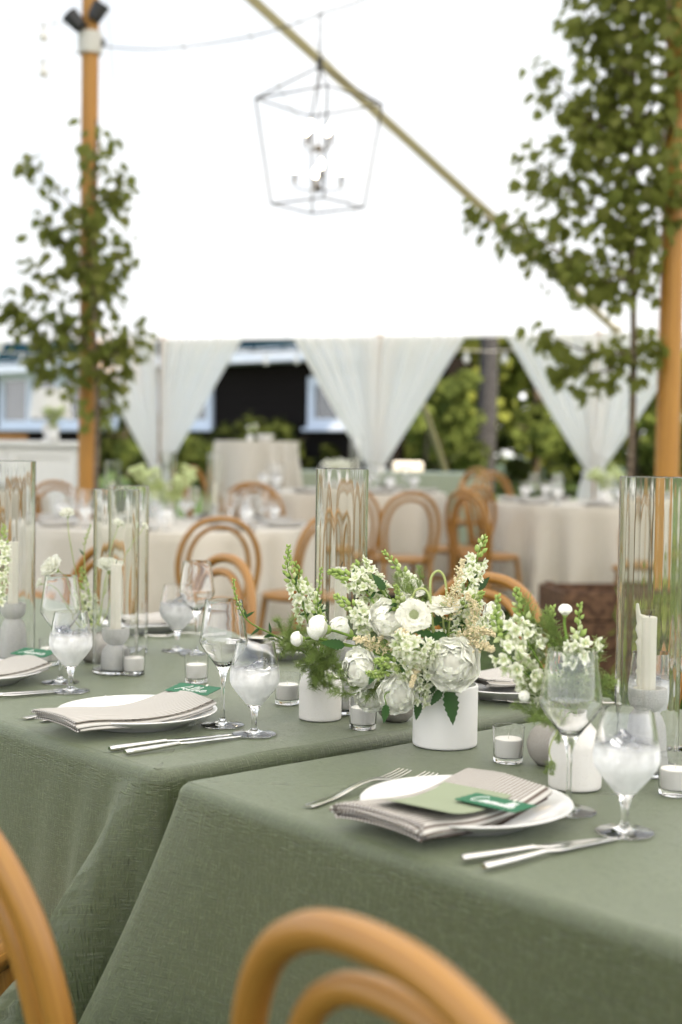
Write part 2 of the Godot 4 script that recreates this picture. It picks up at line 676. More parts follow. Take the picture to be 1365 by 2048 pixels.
func make_tent() -> void:
	var o := thing("tent_canopy", "white sailcloth tent roof sloping down to the open side", "tent")
	var a := Acc.new()
	var p := PackedVector3Array()
	var nu := 97
	var nv := 73
	for i in nu:
		for j in nv:
			var s := -0.9 + 13.9 * i / (nu - 1)
			var t := 15.8 * j / (nv - 1)
			var sag := 0.05 * sin(s * 5.4) * sin(PI * clampf(t / 4.6, 0, 1)) if t < 4.6 else 0.0
			p.append(tent(s, t, roof_height(s, t) + sag * 0.35))
	a.grid(p, nu, nv)
	part("sailcloth", a.mesh(M.sail), o)
	# doubled seams fan out from the pole tops to the eave
	for q in [[4.15, 4.5, -0.4], [4.15, 4.5, 0.9], [4.15, 4.5, 2.3], [4.15, 4.5, 3.9], [4.15, 4.5, 5.4], [4.15, 4.5, 6.6], [7.95, 4.7, 7.4], [7.95, 4.7, 8.8], [7.95, 4.7, 10.6], [7.95, 4.7, 12.5]]:
		var b := Acc.new()
		var g := PackedVector3Array()
		for k in 25:
			var f := k / 24.0
			var s: float = lerpf(q[0], q[2], f)
			var t: float = lerpf(q[1], 0.02, f)
			var side := WALL_W * 0.009
			for e in [-1.0, 1.0]:
				g.append(tent(s, t, roof_height(s, t) - 0.055 * (1.0 - f) - 0.03) + side * e)
		b.grid(g, 25, 2, false)
		part("seam", b.mesh(M.seam), o)
	# rolled hem of the eave
	var h := Acc.new()
	var hp := PackedVector3Array()
	for k in 60:
		var s := -0.9 + 13.9 * k / 59.0
		hp.append(tent(s, -0.01, 2.325))
	h.tube(hp, 0.018, 8)
	part("eave_hem", h.mesh(M.seam), o)

	# webbing strap from the eave up to the ridge
	var w := thing("webbing_strap", "olive webbing strap running slantwise under the tent roof", "strap")
	var b := Acc.new()
	var e0 := Vector3(2.42, 2.36, -12.7)
	var e1 := Vector3(-0.67, 4.36, -10.0)
	var path := PackedVector3Array()
	for k in 12:
		path.append(e0 + (e1 - e0) * (1.55 * k / 11.0))
	var half := []
	for k in 12:
		half.append(Vector2(0.036, 0.006))
	b.bar(path, half, Vector3(0.55, 0.6, 0.2), 10, 0.5)
	part("strap", b.mesh(M.webbing), w)
	var kn := Acc.new()
	kn.ball(e0, Vector3(0.05, 0.04, 0.05), 12, 8)
	part("end_loop", kn.mesh(M.webbing), w)

	# tall wooden poles
	var tall := [["tall honey wooden tent pole with black floodlights clamped near its top", Vector3(-1.70, 0.05, -9.5), 5.95, 0.060],
		["thick honey wooden tent pole beside the taller potted tree", Vector3(1.83, 0.0, -8.0), 6.0, 0.068]]
	for q in tall:
		var pl := thing("tent_pole", q[0], "tent pole", q[1], 0.0, "tall wooden tent poles")
		var c := Acc.new()
		var pts := PackedVector3Array()
		for k in 15:
			pts.append(Vector3(0, q[2] * k / 14.0, 0))
		c.tube(pts, taper(15, q[3] * 1.02, q[3] * 0.92), 20, true)
		part("shaft", c.mesh(M.pole), pl)
		c = Acc.new()
		c.lathe([Vector2(0, 0), Vector2(0.13, 0), Vector2(0.13, 0.012), Vector2(q[3] + 0.012, 0.02), Vector2(q[3] + 0.012, 0.1), Vector2(0, 0.1)], 24)
		part("foot_plate", c.mesh(M.iron), pl)
	# floodlights
	for e in [[-1, "black floodlight on the pole, tilted away from the lantern", -0.10, 4.02, 0.75], [1, "small black floodlight on the pole, tilted towards the lantern", 0.07, 4.08, -0.5]]:
		var f := thing("floodlight", e[1], "floodlight", Vector3(-1.70 + e[2] * 0.85, e[3], -9.42), 0.0, "floodlights on the tall pole")
		f.scale = Vector3.ONE * 0.78
		var c := Acc.new()
		var tl := Basis(Vector3.BACK, e[4])
		var prof := [Vector2(0, -0.075), Vector2(0.05, -0.075), Vector2(0.06, -0.06), Vector2(0.072, 0.06), Vector2(0.075, 0.075), Vector2(0.06, 0.076), Vector2(0.055, 0.05), Vector2(0, 0.045)]
		c.lathe(prof, 20)
		part("housing", c.mesh(M.black), f, Transform3D(tl, Vector3.ZERO))
		c = Acc.new()
		c.box(Vector3(-e[2] * 0.5, -0.03, -0.04), Vector3(absf(e[2]) + 0.02, 0.02, 0.03), Basis(), 0.003)
		part("bracket", c.mesh(M.black), f)
	var col := thing("clamp_collar", "pale metal collar below the black floodlights on the tall pole", "collar", Vector3(-1.70, 3.90, -9.5))
	var cc := Acc.new()
	cc.lathe([Vector2(0.058, -0.07), Vector2(0.078, -0.07), Vector2(0.082, -0.05), Vector2(0.082, 0.05), Vector2(0.078, 0.07), Vector2(0.058, 0.07)], 24)
	part("band", cc.mesh(M.pale_cord), col)
	cc = Acc.new()
	cc.ball(Vector3(0.09, 0, 0.02), Vector3(0.015, 0.03, 0.015))
	part("hook", cc.mesh(M.iron), col)

	# thin wooden poles along the open side, each with a pair of sheer curtains tied to it
	var along := [0.0, 2.57, 4.82, 6.87, 9.1]
	var who := ["beyond the white bar", "before the house between bar and cocktail table", "beside the high cocktail table", "behind the taller potted tree", "past the thick wooden pole"]
	for k in along.size():
		var s: float = along[k]
		var base := tent(s, 0.0)
		base.y = lawn(base.x, base.z) - 0.02
		var pl := thing("side_pole", "thin wooden side pole " + who[k], "tent pole", base, 0.0, "side poles of the tent")
		var c := Acc.new()
		c.tube(PackedVector3Array([Vector3.ZERO, Vector3(0, 1.0, 0), Vector3(0, 2.34 - base.y, 0)]), 0.036, 16)
		part("shaft", c.mesh(M.pole), pl)
		c = Acc.new()
		c.ball(Vector3(0, 2.36 - base.y, 0), Vector3(0.045, 0.03, 0.045))
		part("cap", c.mesh(M.seam), pl)
		for e in [-1, 1]:
			if k == 0 and e < 0:
				continue
			curtain(s, e, who[k], 0.92 if k == 1 and e > 0 else 0.85)

func curtain(s: float, side: int, where: String, wide: float) -> void:
	var base := tent(s, 0.075 + 0.012 * side)
	var ground := lawn(base.x, base.z) + 0.01
	var tie := 1.08
	var o := thing("curtain", "sheer white curtain swept %s to the pole %s" % ["rightwards" if side < 0 else "leftwards", where], "curtain", base, 0.0, "tied curtains along the open side")
	rng.seed = 300 + int(s * 10) + side
	var ph := rnd(0, 6)
	var lap := 0.03 if s < 3.0 and s > 1.0 else -0.055
	var p := PackedVector3Array()
	var nu := 72
	var nv := 26
	for i in nu:
		var a := i / (nu - 1.0)
		for j in nv:
			var b := j / (nv - 1.0)
			var top := lap + a * (wide - lap)
			var low := lap * 0.5 + 0.005 + a * 0.085
			var sweep := pow(b, 0.93)
			var off := lerpf(top, low, sweep)
			var y := lerpf(2.325, tie, b)
			y -= 0.10 * a * sin(PI * b) * 0.4
			var fold := (0.042 * (1.0 - 0.5 * b)) * sin(a * 30.0 + ph + 1.8 * sin(a * 6.0 + ph + 1.2 * b)) + 0.014 * sin(a * 67.0 + ph * 2.0 + b)
			p.append(WALL_W * (off * side) + WALL_N * fold + Vector3.UP * (y - base.y))
	var c := Acc.new()
	c.grid(p, nu, nv)
	part("panel", c.mesh(M.sheer), o)
	p = PackedVector3Array()
	for i in nu:
		var a := i / (nu - 1.0)
		for j in 10:
			var b := j / 9.0
			var off := (0.01 + a * lerpf(0.085, 0.24, pow(b, 0.7)))
			var fold := 0.028 * sin(a * 34.0 + ph + 1.4 * sin(a * 7.0 + 1.0)) * (0.6 + b)
			p.append(WALL_W * (off * side) + WALL_N * fold + Vector3.UP * lerpf(tie, ground, b))
	c = Acc.new()
	c.grid(p, nu, 10)
	part("tail", c.mesh(M.sheer), o)
	c = Acc.new()
	c.tube(smooth([WALL_W * (0.0 * side) + WALL_N * 0.05 + Vector3.UP * tie, WALL_W * (0.05 * side) + WALL_N * 0.062 + Vector3.UP * (tie - 0.01), WALL_W * (0.105 * side) + Vector3.UP * tie, WALL_W * (0.05 * side) - WALL_N * 0.055 + Vector3.UP * (tie + 0.01), WALL_W * (0.0 * side) - WALL_N * 0.05 + Vector3.UP * tie], 5), 0.012, 8)
	part("tieback", c.mesh(M.seam), o)

func make_ground() -> void:
	var a := Acc.new()
	var xs := PackedFloat32Array()
	var p := PackedVector3Array()
	var ring := [-500.0, -200.0, -80.0, -40.0]
	for k in 41:
		ring.append(-30.0 + 1.5 * k)
	ring.append_array([40.0, 80.0, 200.0, 500.0])
	for x in ring:
		for z in ring:
			var zz: float = z - 10.0
			p.append(Vector3(x, lawn(x, zz) - 0.012 + (0.02 * sin(x * 1.3) * sin(zz * 1.1) if absf(x) < 31 and absf(zz) < 45 and zz < -4.0 else 0.0), zz))
	a.grid(p, ring.size(), ring.size(), false, true)
	var g := part("ground", a.mesh(M.turf), self)
	setting(g)
	if a.n[0].y < 0.0:
		push_error("ground upside down")
	# blades of grass in tufts
	rng.seed = 77
	var b := Acc.new()
	for k in 9:
		var w := rnd(0, TAU)
		var lean := Vector3(cos(w), 0, sin(w)) * rnd(0.008, 0.03)
		var r0 := Vector3(rnd(-0.03, 0.03), 0, rnd(-0.03, 0.03))
		var h := rnd(0.025, 0.06)
		var sd := Vector3(-sin(w), 0, cos(w)) * 0.0022
		b.flat(r0 - sd, r0 + sd, r0 + lean + Vector3.UP * h, Vector3(cos(w), 0.3, sin(w)))
	var where := []
	for k in 42000:
		var z := -3.0 - 24.0 * pow(rng.randf(), 1.2)
		var x := rnd(-1.0, 1.0) * (2.5 - z * 0.42)
		where.append(Transform3D(Basis(Vector3.UP, rnd(0, TAU)).scaled(Vector3.ONE * rnd(0.7, 1.4)), Vector3(x, lawn(x, z) - 0.01, z)))
	var s := scatter("grass", b.mesh(M.blade_grass), self, where)
	tag(s, "short green lawn grass under and beyond the tables", "grass")

# dark house across the lawn: a long wall seen at a slant
const HOUSE0 := Vector3(-9.3, 0.0, -28.30)
const HOUSE_YAW := -0.7259

func make_house() -> void:
	var o := thing("house", "dark clapboard house with teal roof and pale blue window trim", "house", HOUSE0 + Vector3.UP * 0.72, HOUSE_YAW)
	# local x along the wall, z towards the tent (the basis is turned so that x runs to the camera's right)
	var L := 12.95
	var a := Acc.new()
	a.box(Vector3(L / 2, 0.95, -1.25), Vector3(L, 2.0, 2.4))
	part("wall", a.mesh(M.siding), o)
	rng.seed = 41
	for k in 12:
		var b := Acc.new()
		b.box(Vector3(L / 2, 0.09 + k * 0.152, -0.018 + 0.0), Vector3(L + 0.02, 0.15, 0.02), Basis(Vector3.RIGHT, -0.09), 0.003)
		var m: Material = M.siding
		part("siding_board", b.mesh(m), o)
	a = Acc.new()
	a.box(Vector3(L / 2, 1.90, 0.33), Vector3(L + 0.8, 0.20, 0.04), Basis(), 0.006)
	part("fascia", a.mesh(M.trim), o)
	a = Acc.new()
	var tilt := Basis(Vector3.RIGHT, 0.54)
	a.box(Vector3(L / 2, 2.72, -0.94), Vector3(L + 0.5, 0.07, 3.0), tilt, 0.01)
	var roof := part("roof", a.mesh(M.roof), o)
	for k in 24:
		var b := Acc.new()
		b.box(Vector3(-0.2 + k * 0.59, 2.76, -0.92), Vector3(0.03, 0.05, 3.0), tilt)
		part("standing_seam", b.mesh(M.roof), roof)
	a = Acc.new()
	a.box(Vector3(L / 2, 1.81, 0.14), Vector3(L + 0.7, 0.02, 0.40))
	part("soffit", a.mesh(M.trim), o)
	# windows: centre along the wall, sill, width, height
	for w in [[5.17, 0.92, 1.62, 0.84, 2], [6.86, 0.92, 1.45, 0.84, 1], [9.2, 0.92, 1.1, 0.84, 1], [12.3, 0.92, 0.85, 0.60, 1]]:
		var win := Node3D.new()
		win.name = numbered(o, "window")
		o.add_child(win)
		win.position = Vector3(w[0], w[1], 0.03)
		var f := Acc.new()
		var t := 0.13
		f.box(Vector3(0, 0, 0), Vector3(w[2] + t, t, 0.07), Basis(), 0.008)
		f.box(Vector3(0, w[3], 0), Vector3(w[2] + t, t, 0.07), Basis(), 0.008)
		for k in w[4] + 1:
			f.box(Vector3(-w[2] / 2 + w[2] * k / w[4], w[3] / 2, 0), Vector3(t, w[3] - t, 0.066), Basis(), 0.008)
		part("frame", f.mesh(M.trim), win)
		f = Acc.new()
		f.box(Vector3(0, -0.09, 0.03), Vector3(w[2] + 0.24, 0.05, 0.14), Basis(), 0.008)
		part("sill", f.mesh(M.trim), win)
		for k in w[4]:
			f = Acc.new()
			f.box(Vector3(-w[2] / 2 + w[2] * (k + 0.5) / w[4], w[3] / 2, 0.0), Vector3(w[2] / w[4] - t, w[3] - t, 0.006))
			part("pane", f.mesh(M.pane), win)
		f = Acc.new()
		f.box(Vector3(0, w[3] / 2, -0.028), Vector3(w[2], w[3], 0.004))
		part("dark_interior", f.mesh(M.dark_room), win)


# ---------------------------------------------------------------- trees

func lobed_leaf(size: float, droop: float) -> Acc:   # maple-like leaf from the stalk at the origin, along +z
	var a := Acc.new()
	var rim := [Vector2(0, 0), Vector2(0.22, 0.06), Vector2(0.52, 0.30), Vector2(0.34, 0.42), Vector2(0.46, 0.74), Vector2(0.2, 0.70), Vector2(0, 1.08), Vector2(-0.2, 0.70), Vector2(-0.46, 0.74), Vector2(-0.34, 0.42), Vector2(-0.52, 0.30), Vector2(-0.22, 0.06)]
	var mid := a.vert(Vector3(0, 0.05, 0.42) * size, Vector3.UP, Vector2(0.5, 0.5))
	var ids := []
	for q in rim:
		var p := Vector3(q.x, absf(q.x) * 0.18 - droop * q.y * q.y, q.y) * size
		ids.append(a.vert(p, Vector3(-q.x * 0.4, 1, droop * q.y).normalized(), Vector2(q.x + 0.5, q.y)))
	for k in ids.size():
		a.tri(mid, ids[k], ids[(k + 1) % ids.size()])
	return a

func potted_tree(o: Node3D, height: float, branches: Array, trunk_r: float, leaf: float, count: int, seed: int, top_from: float) -> void:
	rng.seed = seed
	var a := Acc.new()
	var tp_ := smooth([Vector3(0, 0.0, 0), Vector3(0.02, height * 0.33, 0.01), Vector3(-0.015, height * 0.66, 0), Vector3(0.0, height, 0.02)], 6)
	a.tube(tp_, taper(tp_.size(), trunk_r, trunk_r * 0.35), 10)
	part("trunk", a.mesh(M.bark), o)
	var spots := []
	for br in branches:   # [start height, tip, leaves share, spread]
		var s := Vector3(0, br[0], 0)
		var e: Vector3 = br[1]
		var mid := s.lerp(e, 0.5) + Vector3(rnd(-0.05, 0.05), -0.04, rnd(-0.05, 0.05))
		var path := smooth([s, mid, e], 8)
		var b := Acc.new()
		b.tube(path, taper(path.size(), trunk_r * 0.42, 0.003), 6)
		part("branch", b.mesh(M.bark), o)
		for k in int(count * br[2]):
			var f := clampf(lerpf(0.12, 1.04, pow(rng.randf(), 0.8)), 0.0, 1.0)
			var c := path[int(f * (path.size() - 1))]
			var r: float = br[3] * (1.4 - 0.5 * f)
			var d := rdir() * r * pow(rng.randf(), 0.45)
			spots.append([c + Vector3(d.x, d.y * 1.15 - 0.02, d.z), (c - s) * 0.35 + d + Vector3(0, -0.22, 0)])
	for k in int(count * top_from):
		var y := height * rnd(0.44, 1.0)
		var d := rdir() * 0.17 * pow(rng.randf(), 0.4)
		spots.append([Vector3(d.x, y, d.z), Vector3(d.x, d.y - 0.15, d.z)])
	spots.sort_custom(func(p, q): return p[0].z > q[0].z)
	var shapes := []
	for k in 3:
		var lf := lobed_leaf(1.0, 0.14 + 0.12 * k)
		lf.coloured = true
		for i in lf.c.size():
			lf.c[i] = [Color(0.9, 0.95, 0.8), Color(1.15, 1.1, 1.0), Color(0.75, 0.85, 0.7)][k]
		shapes.append(lf.mesh(M.tree_leaf))
	var rest := []
	var tints := []
	for k in spots.size():
		var out: Vector3 = spots[k][1]
		out += rdir() * 0.12
		var z := out.normalized()
		var up := (Vector3.UP + rdir() * 0.75)
		var x := up.cross(z).normalized()
		var bs := Basis(x, z.cross(x), z) * Basis(Vector3.RIGHT, rnd(0.0, 0.7))
		var xf := Transform3D(bs.scaled_local(Vector3.ONE * leaf * rnd(0.62, 1.2)), spots[k][0])
		if k < 300:
			part("leaf", shapes[k % 3], o, xf)
		else:
			rest.append(xf)
	if rest.size():
		scatter("leaves", shapes[0], o, rest)

func make_potted_trees() -> void:
	# the smaller tree by the floodlight pole
	var o := thing("potted_tree", "slender young tree with lobed green leaves by the floodlight pole", "tree", Vector3(-1.60, 0.04 + 0.44, -9.2))
	var br := []
	for q in [[2.15, -0.42, 2.58, 0.07, 0.06], [1.9, -0.30, 2.20, 0.1, 0.09], [1.45, -0.62, 1.70, 0.12, 0.10], [1.35, -0.40, 1.95, 0.12, 0.13], [1.25, -0.42, 1.42, 0.10, 0.11], [1.3, 0.24, 1.55, 0.11, 0.11], [1.7, 0.17, 2.05, 0.09, 0.10], [2.1, 0.15, 2.5, 0.07, 0.10], [1.0, 0.15, 1.22, 0.06, 0.09]]:
		br.append([q[0], Vector3(q[1], q[2], rng.randf_range(-0.18, 0.25)), q[3], q[4] + 0.03])
	potted_tree(o, 2.85, br, 0.022, 0.076, 900, 501, 0.16)
	# the bigger one by the thick pole
	o = thing("potted_tree", "taller young tree with dense lobed leaves by the thick wooden pole", "tree", Vector3(1.585, 0.30, -7.9))
	br = []
	for q in [[1.95, -0.92, 2.28, 0.04, 0.06], [1.9, -0.70, 2.16, 0.07, 0.11], [2.2, -0.55, 2.52, 0.11, 0.16], [2.35, -0.30, 2.75, 0.08, 0.17], [2.6, -0.50, 3.02, 0.09, 0.13], [2.8, -0.22, 3.05, 0.07, 0.16], [3.0, -0.30, 3.38, 0.09, 0.15], [3.2, -0.26, 3.72, 0.09, 0.16], [3.3, -0.38, 3.95, 0.06, 0.12], [1.9, -0.45, 1.98, 0.06, 0.12], [1.5, -0.52, 1.62, 0.04, 0.07], [1.45, -0.36, 1.42, 0.04, 0.08], [1.5, 0.12, 1.62, 0.03, 0.09], [2.1, 0.26, 2.4, 0.06, 0.14], [2.5, 0.10, 2.65, 0.06, 0.15], [2.7, 0.27, 3.1, 0.08, 0.15], [3.1, 0.25, 3.5, 0.08, 0.15], [3.3, 0.05, 3.9, 0.06, 0.15]]:
		br.append([q[0], Vector3(q[1], q[2], rng.randf_range(-0.2, 0.3)), q[3], q[4] + 0.02])
	potted_tree(o, 4.1, br, 0.024, 0.078, 1550, 502, 0.22)
	# wooden planters
	var pb := planter("rustic brown board planter box at the foot of the taller potted tree", Vector3(1.60, 0.0, -7.95))
	again(pb, "rustic brown board planter box at the foot of the slender tree", Vector3(-1.60, 0.045, -9.2), 0.3, "planter boxes under the potted trees")
	pb.set_meta("group", "planter boxes under the potted trees")
	# leafy greenery round the foot of the bigger tree
	rng.seed = 91
	for q in [["bushy pale green plant beside the planter box", Vector3(1.62, 0.0, -6.9), 0.75], ["low green fern in front of the thick wooden pole", Vector3(1.95, 0.0, -7.0), 0.9], ["feathery green shrub behind the planter box", Vector3(2.35, 0.0, -8.6), 1.0]]:
		var g := thing("leafy_plant", q[0], "plant", q[1])
		var where := []
		var tints := []
		for k in 220:
			var d := rdir()
			d.y = absf(d.y)
			var pos := Vector3(d.x * 0.34, d.y * q[2], d.z * 0.34) * pow(rng.randf(), 0.5)
			where.append(Transform3D(facing(d + rdir() * 0.5).scaled_local(Vector3.ONE * rnd(0.05, 0.10)), pos))
			tints.append(Color(0.9, 1.0, 0.7).lerp(Color(1.7, 1.7, 1.5), rng.randf()))
		var lf := lobed_leaf(1.0, 0.2)
		var st := Acc.new()
		for k in 14:
			var d := rdir() * 0.3
			st.tube(PackedVector3Array([Vector3(d.x * 0.2, 0, d.z * 0.2), Vector3(d.x, q[2] * rnd(0.5, 0.9), d.z)]), 0.004, 5)
		part("stems", st.mesh(M.stem), g)
		scatter("leaves", lf.mesh(M.wild_leaf), g, where, tints)

func planter(label: String, at: Vector3) -> Node3D:
	var o := thing("planter_box", label, "planter box", at, 0.12)
	var w := 0.86
	var d := 0.5
	for k in 3:
		for s in [[0, 1], [0, -1], [1, 1], [1, -1]]:
			var a := Acc.new()
			var y := 0.09 + k * 0.165
			if s[0] == 0:
				a.box(Vector3(0, y, s[1] * d / 2), Vector3(w, 0.155, 0.025), Basis(Vector3.BACK, 0.004 * (k - 1)), 0.004)
			else:
				a.box(Vector3(s[1] * (w / 2 - 0.014), y, 0), Vector3(0.025, 0.152, d - 0.03), Basis(), 0.004)
			part("board", a.mesh(M.crate), o)
	for s in [[-1, -1], [1, -1], [1, 1], [-1, 1]]:
		var a := Acc.new()
		a.box(Vector3(s[0] * (w / 2 - 0.05), 0.26, s[1] * (d / 2 - 0.03)), Vector3(0.05, 0.5, 0.03))
		part("corner_post", a.mesh(M.crate), o)
	var soil := Acc.new()
	soil.box(Vector3(0, 0.2, 0), Vector3(w - 0.06, 0.36, d - 0.07))
	part("soil", soil.mesh(plain(0.03, 0.022, 0.015, 1.0)), o)
	return o

func wild_tree(called: String, label: String, at: Vector3, height: float, trunk_r: float, spread: float, from: float, leaves: int, tone: Color, seed: int, bark := "bark", size := 0.17) -> void:
	rng.seed = seed
	at.y = lawn(at.x, at.z) - 0.03
	var o := thing(called, label, "tree" if called != "bush" else "bush", at)
	var a := Acc.new()
	var path := smooth([Vector3.ZERO, Vector3(rnd(-0.1, 0.1), height * 0.4, rnd(-0.1, 0.1)), Vector3(rnd(-0.2, 0.2), height * 0.95, rnd(-0.2, 0.2))], 6)
	a.tube(path, taper(path.size(), trunk_r, trunk_r * 0.3), 10)
	for k in 7:
		var y := lerpf(from, 0.9, k / 7.0)
		var s := path[int(clampf(y, 0, 1) * (path.size() - 1))]
		var w := rnd(0, TAU)
		var e := s + Vector3(cos(w) * spread * 0.8, height * 0.12, sin(w) * spread * 0.8)
		a.tube(smooth([s, s.lerp(e, 0.5) + Vector3(0, -0.05, 0), e], 3), taper(7, trunk_r * 0.3, 0.006), 5)
	part("trunk", a.mesh(M[bark]), o)
	var where := []
	var tints := []
	var clumps := []
	for k in int(26 * maxf(1.0, spread)):
		var d := rdir() * pow(rng.randf(), 0.4)
		clumps.append([Vector3(d.x * spread, height * lerpf(from, 1.0, 0.5 + d.y * 0.5), d.z * spread), rnd(0.25, 0.55) * spread * 0.6, rnd(0.55, 1.5)])
	for k in leaves:
		var cl: Array = clumps[rng.randi() % clumps.size()]
		var d := rdir()
		var pos: Vector3 = cl[0] + d * (cl[1] * pow(rng.randf(), 0.4))
		where.append(Transform3D(facing(d + Vector3(0, 0.3, 0) + rdir() * 0.6, rnd(0, TAU)).scaled_local(Vector3.ONE * size * rnd(0.6, 1.3)), pos))
		var c: Color = tone * cl[2] * rnd(0.9, 1.35)
		tints.append(c)
	var lf := lobed_leaf(1.0, 0.15)
	scatter("crown" if called != "bush" else "leaves", lf.mesh(M.wild_leaf), o, where, tints)

func make_woods() -> void:
	var spruce := "trees beyond the open side of the tent"
	wild_tree("tall_tree", "thick grey trunked tree between the curtains on the lawn", Vector3(1.92, 0, -19.5), 6.2, 0.178, 1.7, 0.55, 2000, Color(0.8, 0.9, 0.8), 601, "grey_bark")
	var k := 0
	for q in [[2.9, -21.5, 4.4, 1.7, 1.0, "pale leaved tree just beyond the grey trunk"], [4.6, -22.5, 4.6, 1.8, 1.15, "yellow green tree in the gap past the grey trunk"], [1.0, -24.5, 5.2, 1.8, 0.6, "dark tree at the corner of the house"], [6.6, -21.0, 4.6, 1.8, 1.0, "bushy tree behind the curtain by the taller potted tree"],
			[2.2, -27.5, 6.0, 2.0, 0.75, "deep green tree in the second row behind the grey trunk"], [5.0, -28.0, 6.0, 2.1, 0.9, "broad tree in the second row past the gap"], [8.6, -24.0, 5.4, 2.1, 0.85, "tree seen past the thick wooden pole"], [8.8, -29.0, 6.5, 2.3, 0.7, "tall dark tree at the far edge of the wood"], [0.2, -31.0, 6.5, 2.2, 0.5, "shadowy tree rising behind the house end"], [11.5, -26.0, 6.0, 2.4, 0.9, "wide tree at the edge of the lawn beyond the thick pole"]]:
		k += 1
		wild_tree("broadleaf_tree", q[5], Vector3(q[0], 0, q[1]), q[2], 0.09, q[3], 0.10, 3400, Color(1.25, 1.3, 1.0) * q[4], 610 + k)
	k = 0
	for q in [[1.9, -23.0, "slim bare trunk close to the grey trunk"], [3.3, -24.0, "slim bare trunk in the middle of the gap"], [4.0, -25.5, "slim bare trunk before the second row"], [5.6, -24.6, "slim bare trunk behind the tied curtain"]]:
		k += 1
		wild_tree("young_tree", q[2], Vector3(q[0], 0, q[1]), 5.0, 0.06, 1.0, 0.6, 500, Color(1.2, 1.2, 0.8), 640 + k)
	k = 0
	for q in [[1.5, -20.5, 1.1, 0.9, "rounded bush at the foot of the grey trunk"], [1.15, -18.4, 1.9, 1.1, "tall green bush hiding the end wall of the house"], [3.0, -19.8, 1.2, 1.2, "light green bush in the gap between the curtains"], [4.8, -20.0, 1.4, 1.3, "leafy bush below the tied curtain by the tree"], [7.0, -19.0, 1.5, 1.2, "green bush past the thick wooden pole"], [-1.0, -20.2, 0.9, 0.55, "low dark bush against the house wall"], [-3.4, -22.6, 1.0, 0.6, "dark bush under the house windows"], [-2.3, -19.5, 0.7, 0.8, "small green bush before the dark house wall"]]:
		k += 1
		wild_tree("bush", q[4], Vector3(q[0], 0, q[1]), q[2], 0.03, 0.85, 0.05, 1500, Color(0.62, 0.72, 0.6) * q[3] * 0.8, 660 + k, "bark", 0.12)
	# the wood beyond, one mass
	rng.seed = 700
	var where := []
	var tints := []
	for i in 26000:
		var x := rnd(-45.0, 60.0)
		var z := -36.0 - rnd(0, 7.0)
		var y := 0.8 + 11.0 * pow(rng.randf(), 0.8)
		where.append(Transform3D(facing(rdir(), rnd(0, TAU)).scaled_local(Vector3.ONE * rnd(0.3, 0.65)), Vector3(x, y, z)))
		var w := 0.5 + 0.35 * sin(x * 0.9) + 0.25 * sin(x * 2.3 + y)
		tints.append(Color(0.8, 0.95, 0.7) * clampf(w + rnd(-0.2, 0.2), 0.15, 1.3))
	var lf := lobed_leaf(1.0, 0.15)
	var s := scatter("forest_foliage", lf.mesh(M.wild_leaf), self, where, tints)
	tag(s, "far green wood closing the view behind house and lawn", "forest")


# ---------------------------------------------------------------- chairs, tables and cloths

func make_chair(label: String) -> Node3D:   # seat centre over the origin, its back at -z
	var o := thing("bentwood_chair", label, "chair", Vector3.ZERO, 0.0, "honey bentwood chairs")
	var hoop := func(w: float, top: float, r: float, zoff: float) -> Mesh:
		var pts := []
		for q in [[-0.82, 0.44], [-0.93, 0.54], [-1.0, 0.64], [-0.985, 0.71], [-0.885, 0.785], [-0.67, 0.852], [-0.36, 0.891], [0.0, 0.902]]:
			pts.append([q[0], q[1]])
		var all := []
		for q in pts:
			all.append(q)
		for k in range(pts.size() - 2, -1, -1):
			all.append([-pts[k][0], pts[k][1]])
		var path := []
		for q in all:
			var y: float = 0.44 + (q[1] - 0.44) * (top - 0.44) / 0.462
			path.append(Vector3(q[0] * w, y, -0.165 - 0.085 * (y - 0.44) / 0.46 + zoff))
		var a := Acc.new()
		a.tube(smooth(path, 7), r, 14, true)
		return a.mesh(M.wood)
	part("back_hoop", hoop.call(0.202, 0.893, 0.0148, 0.0), o)
	part("inner_hoop", hoop.call(0.156, 0.850, 0.0125, 0.010), o)
	var a := Acc.new()
	a.lathe([Vector2(0, 0.425), Vector2(0.19, 0.425), Vector2(0.205, 0.432), Vector2(0.208, 0.448), Vector2(0.202, 0.459), Vector2(0.185, 0.462), Vector2(0.165, 0.457), Vector2(0.162, 0.4535), Vector2(0.155, 0.455), Vector2(0.08, 0.450), Vector2(0, 0.448)], 40, Vector3.ZERO, 60.0)
	part("seat", a.mesh(M.wood), o)
	a = Acc.new()
	var ring := PackedVector3Array()
	for k in 28:
		ring.append(Vector3(cos(TAU * k / 28.0) * 0.163, 0.24, sin(TAU * k / 28.0) * 0.163))
	a.tube(ring, 0.0095, 8, false, true)
	part("stretcher", a.mesh(M.wood), o)
	for s in [-1, 1]:
		a = Acc.new()
		var p := smooth([Vector3(0.135 * s, 0.43, 0.13), Vector3(0.148 * s, 0.25, 0.155), Vector3(0.168 * s, 0.0, 0.195)], 6)
		a.tube(p, taper(p.size(), 0.0185, 0.0125), 12)
		part("leg", a.mesh(M.wood), o)
		a = Acc.new()
		p = smooth([Vector3(0.16 * s, 0.46, -0.163), Vector3(0.165 * s, 0.25, -0.175), Vector3(0.19 * s, 0.0, -0.255)], 6)
		a.tube(p, taper(p.size(), 0.0165, 0.0125), 12)
		part("leg", a.mesh(M.wood), o)
	return o

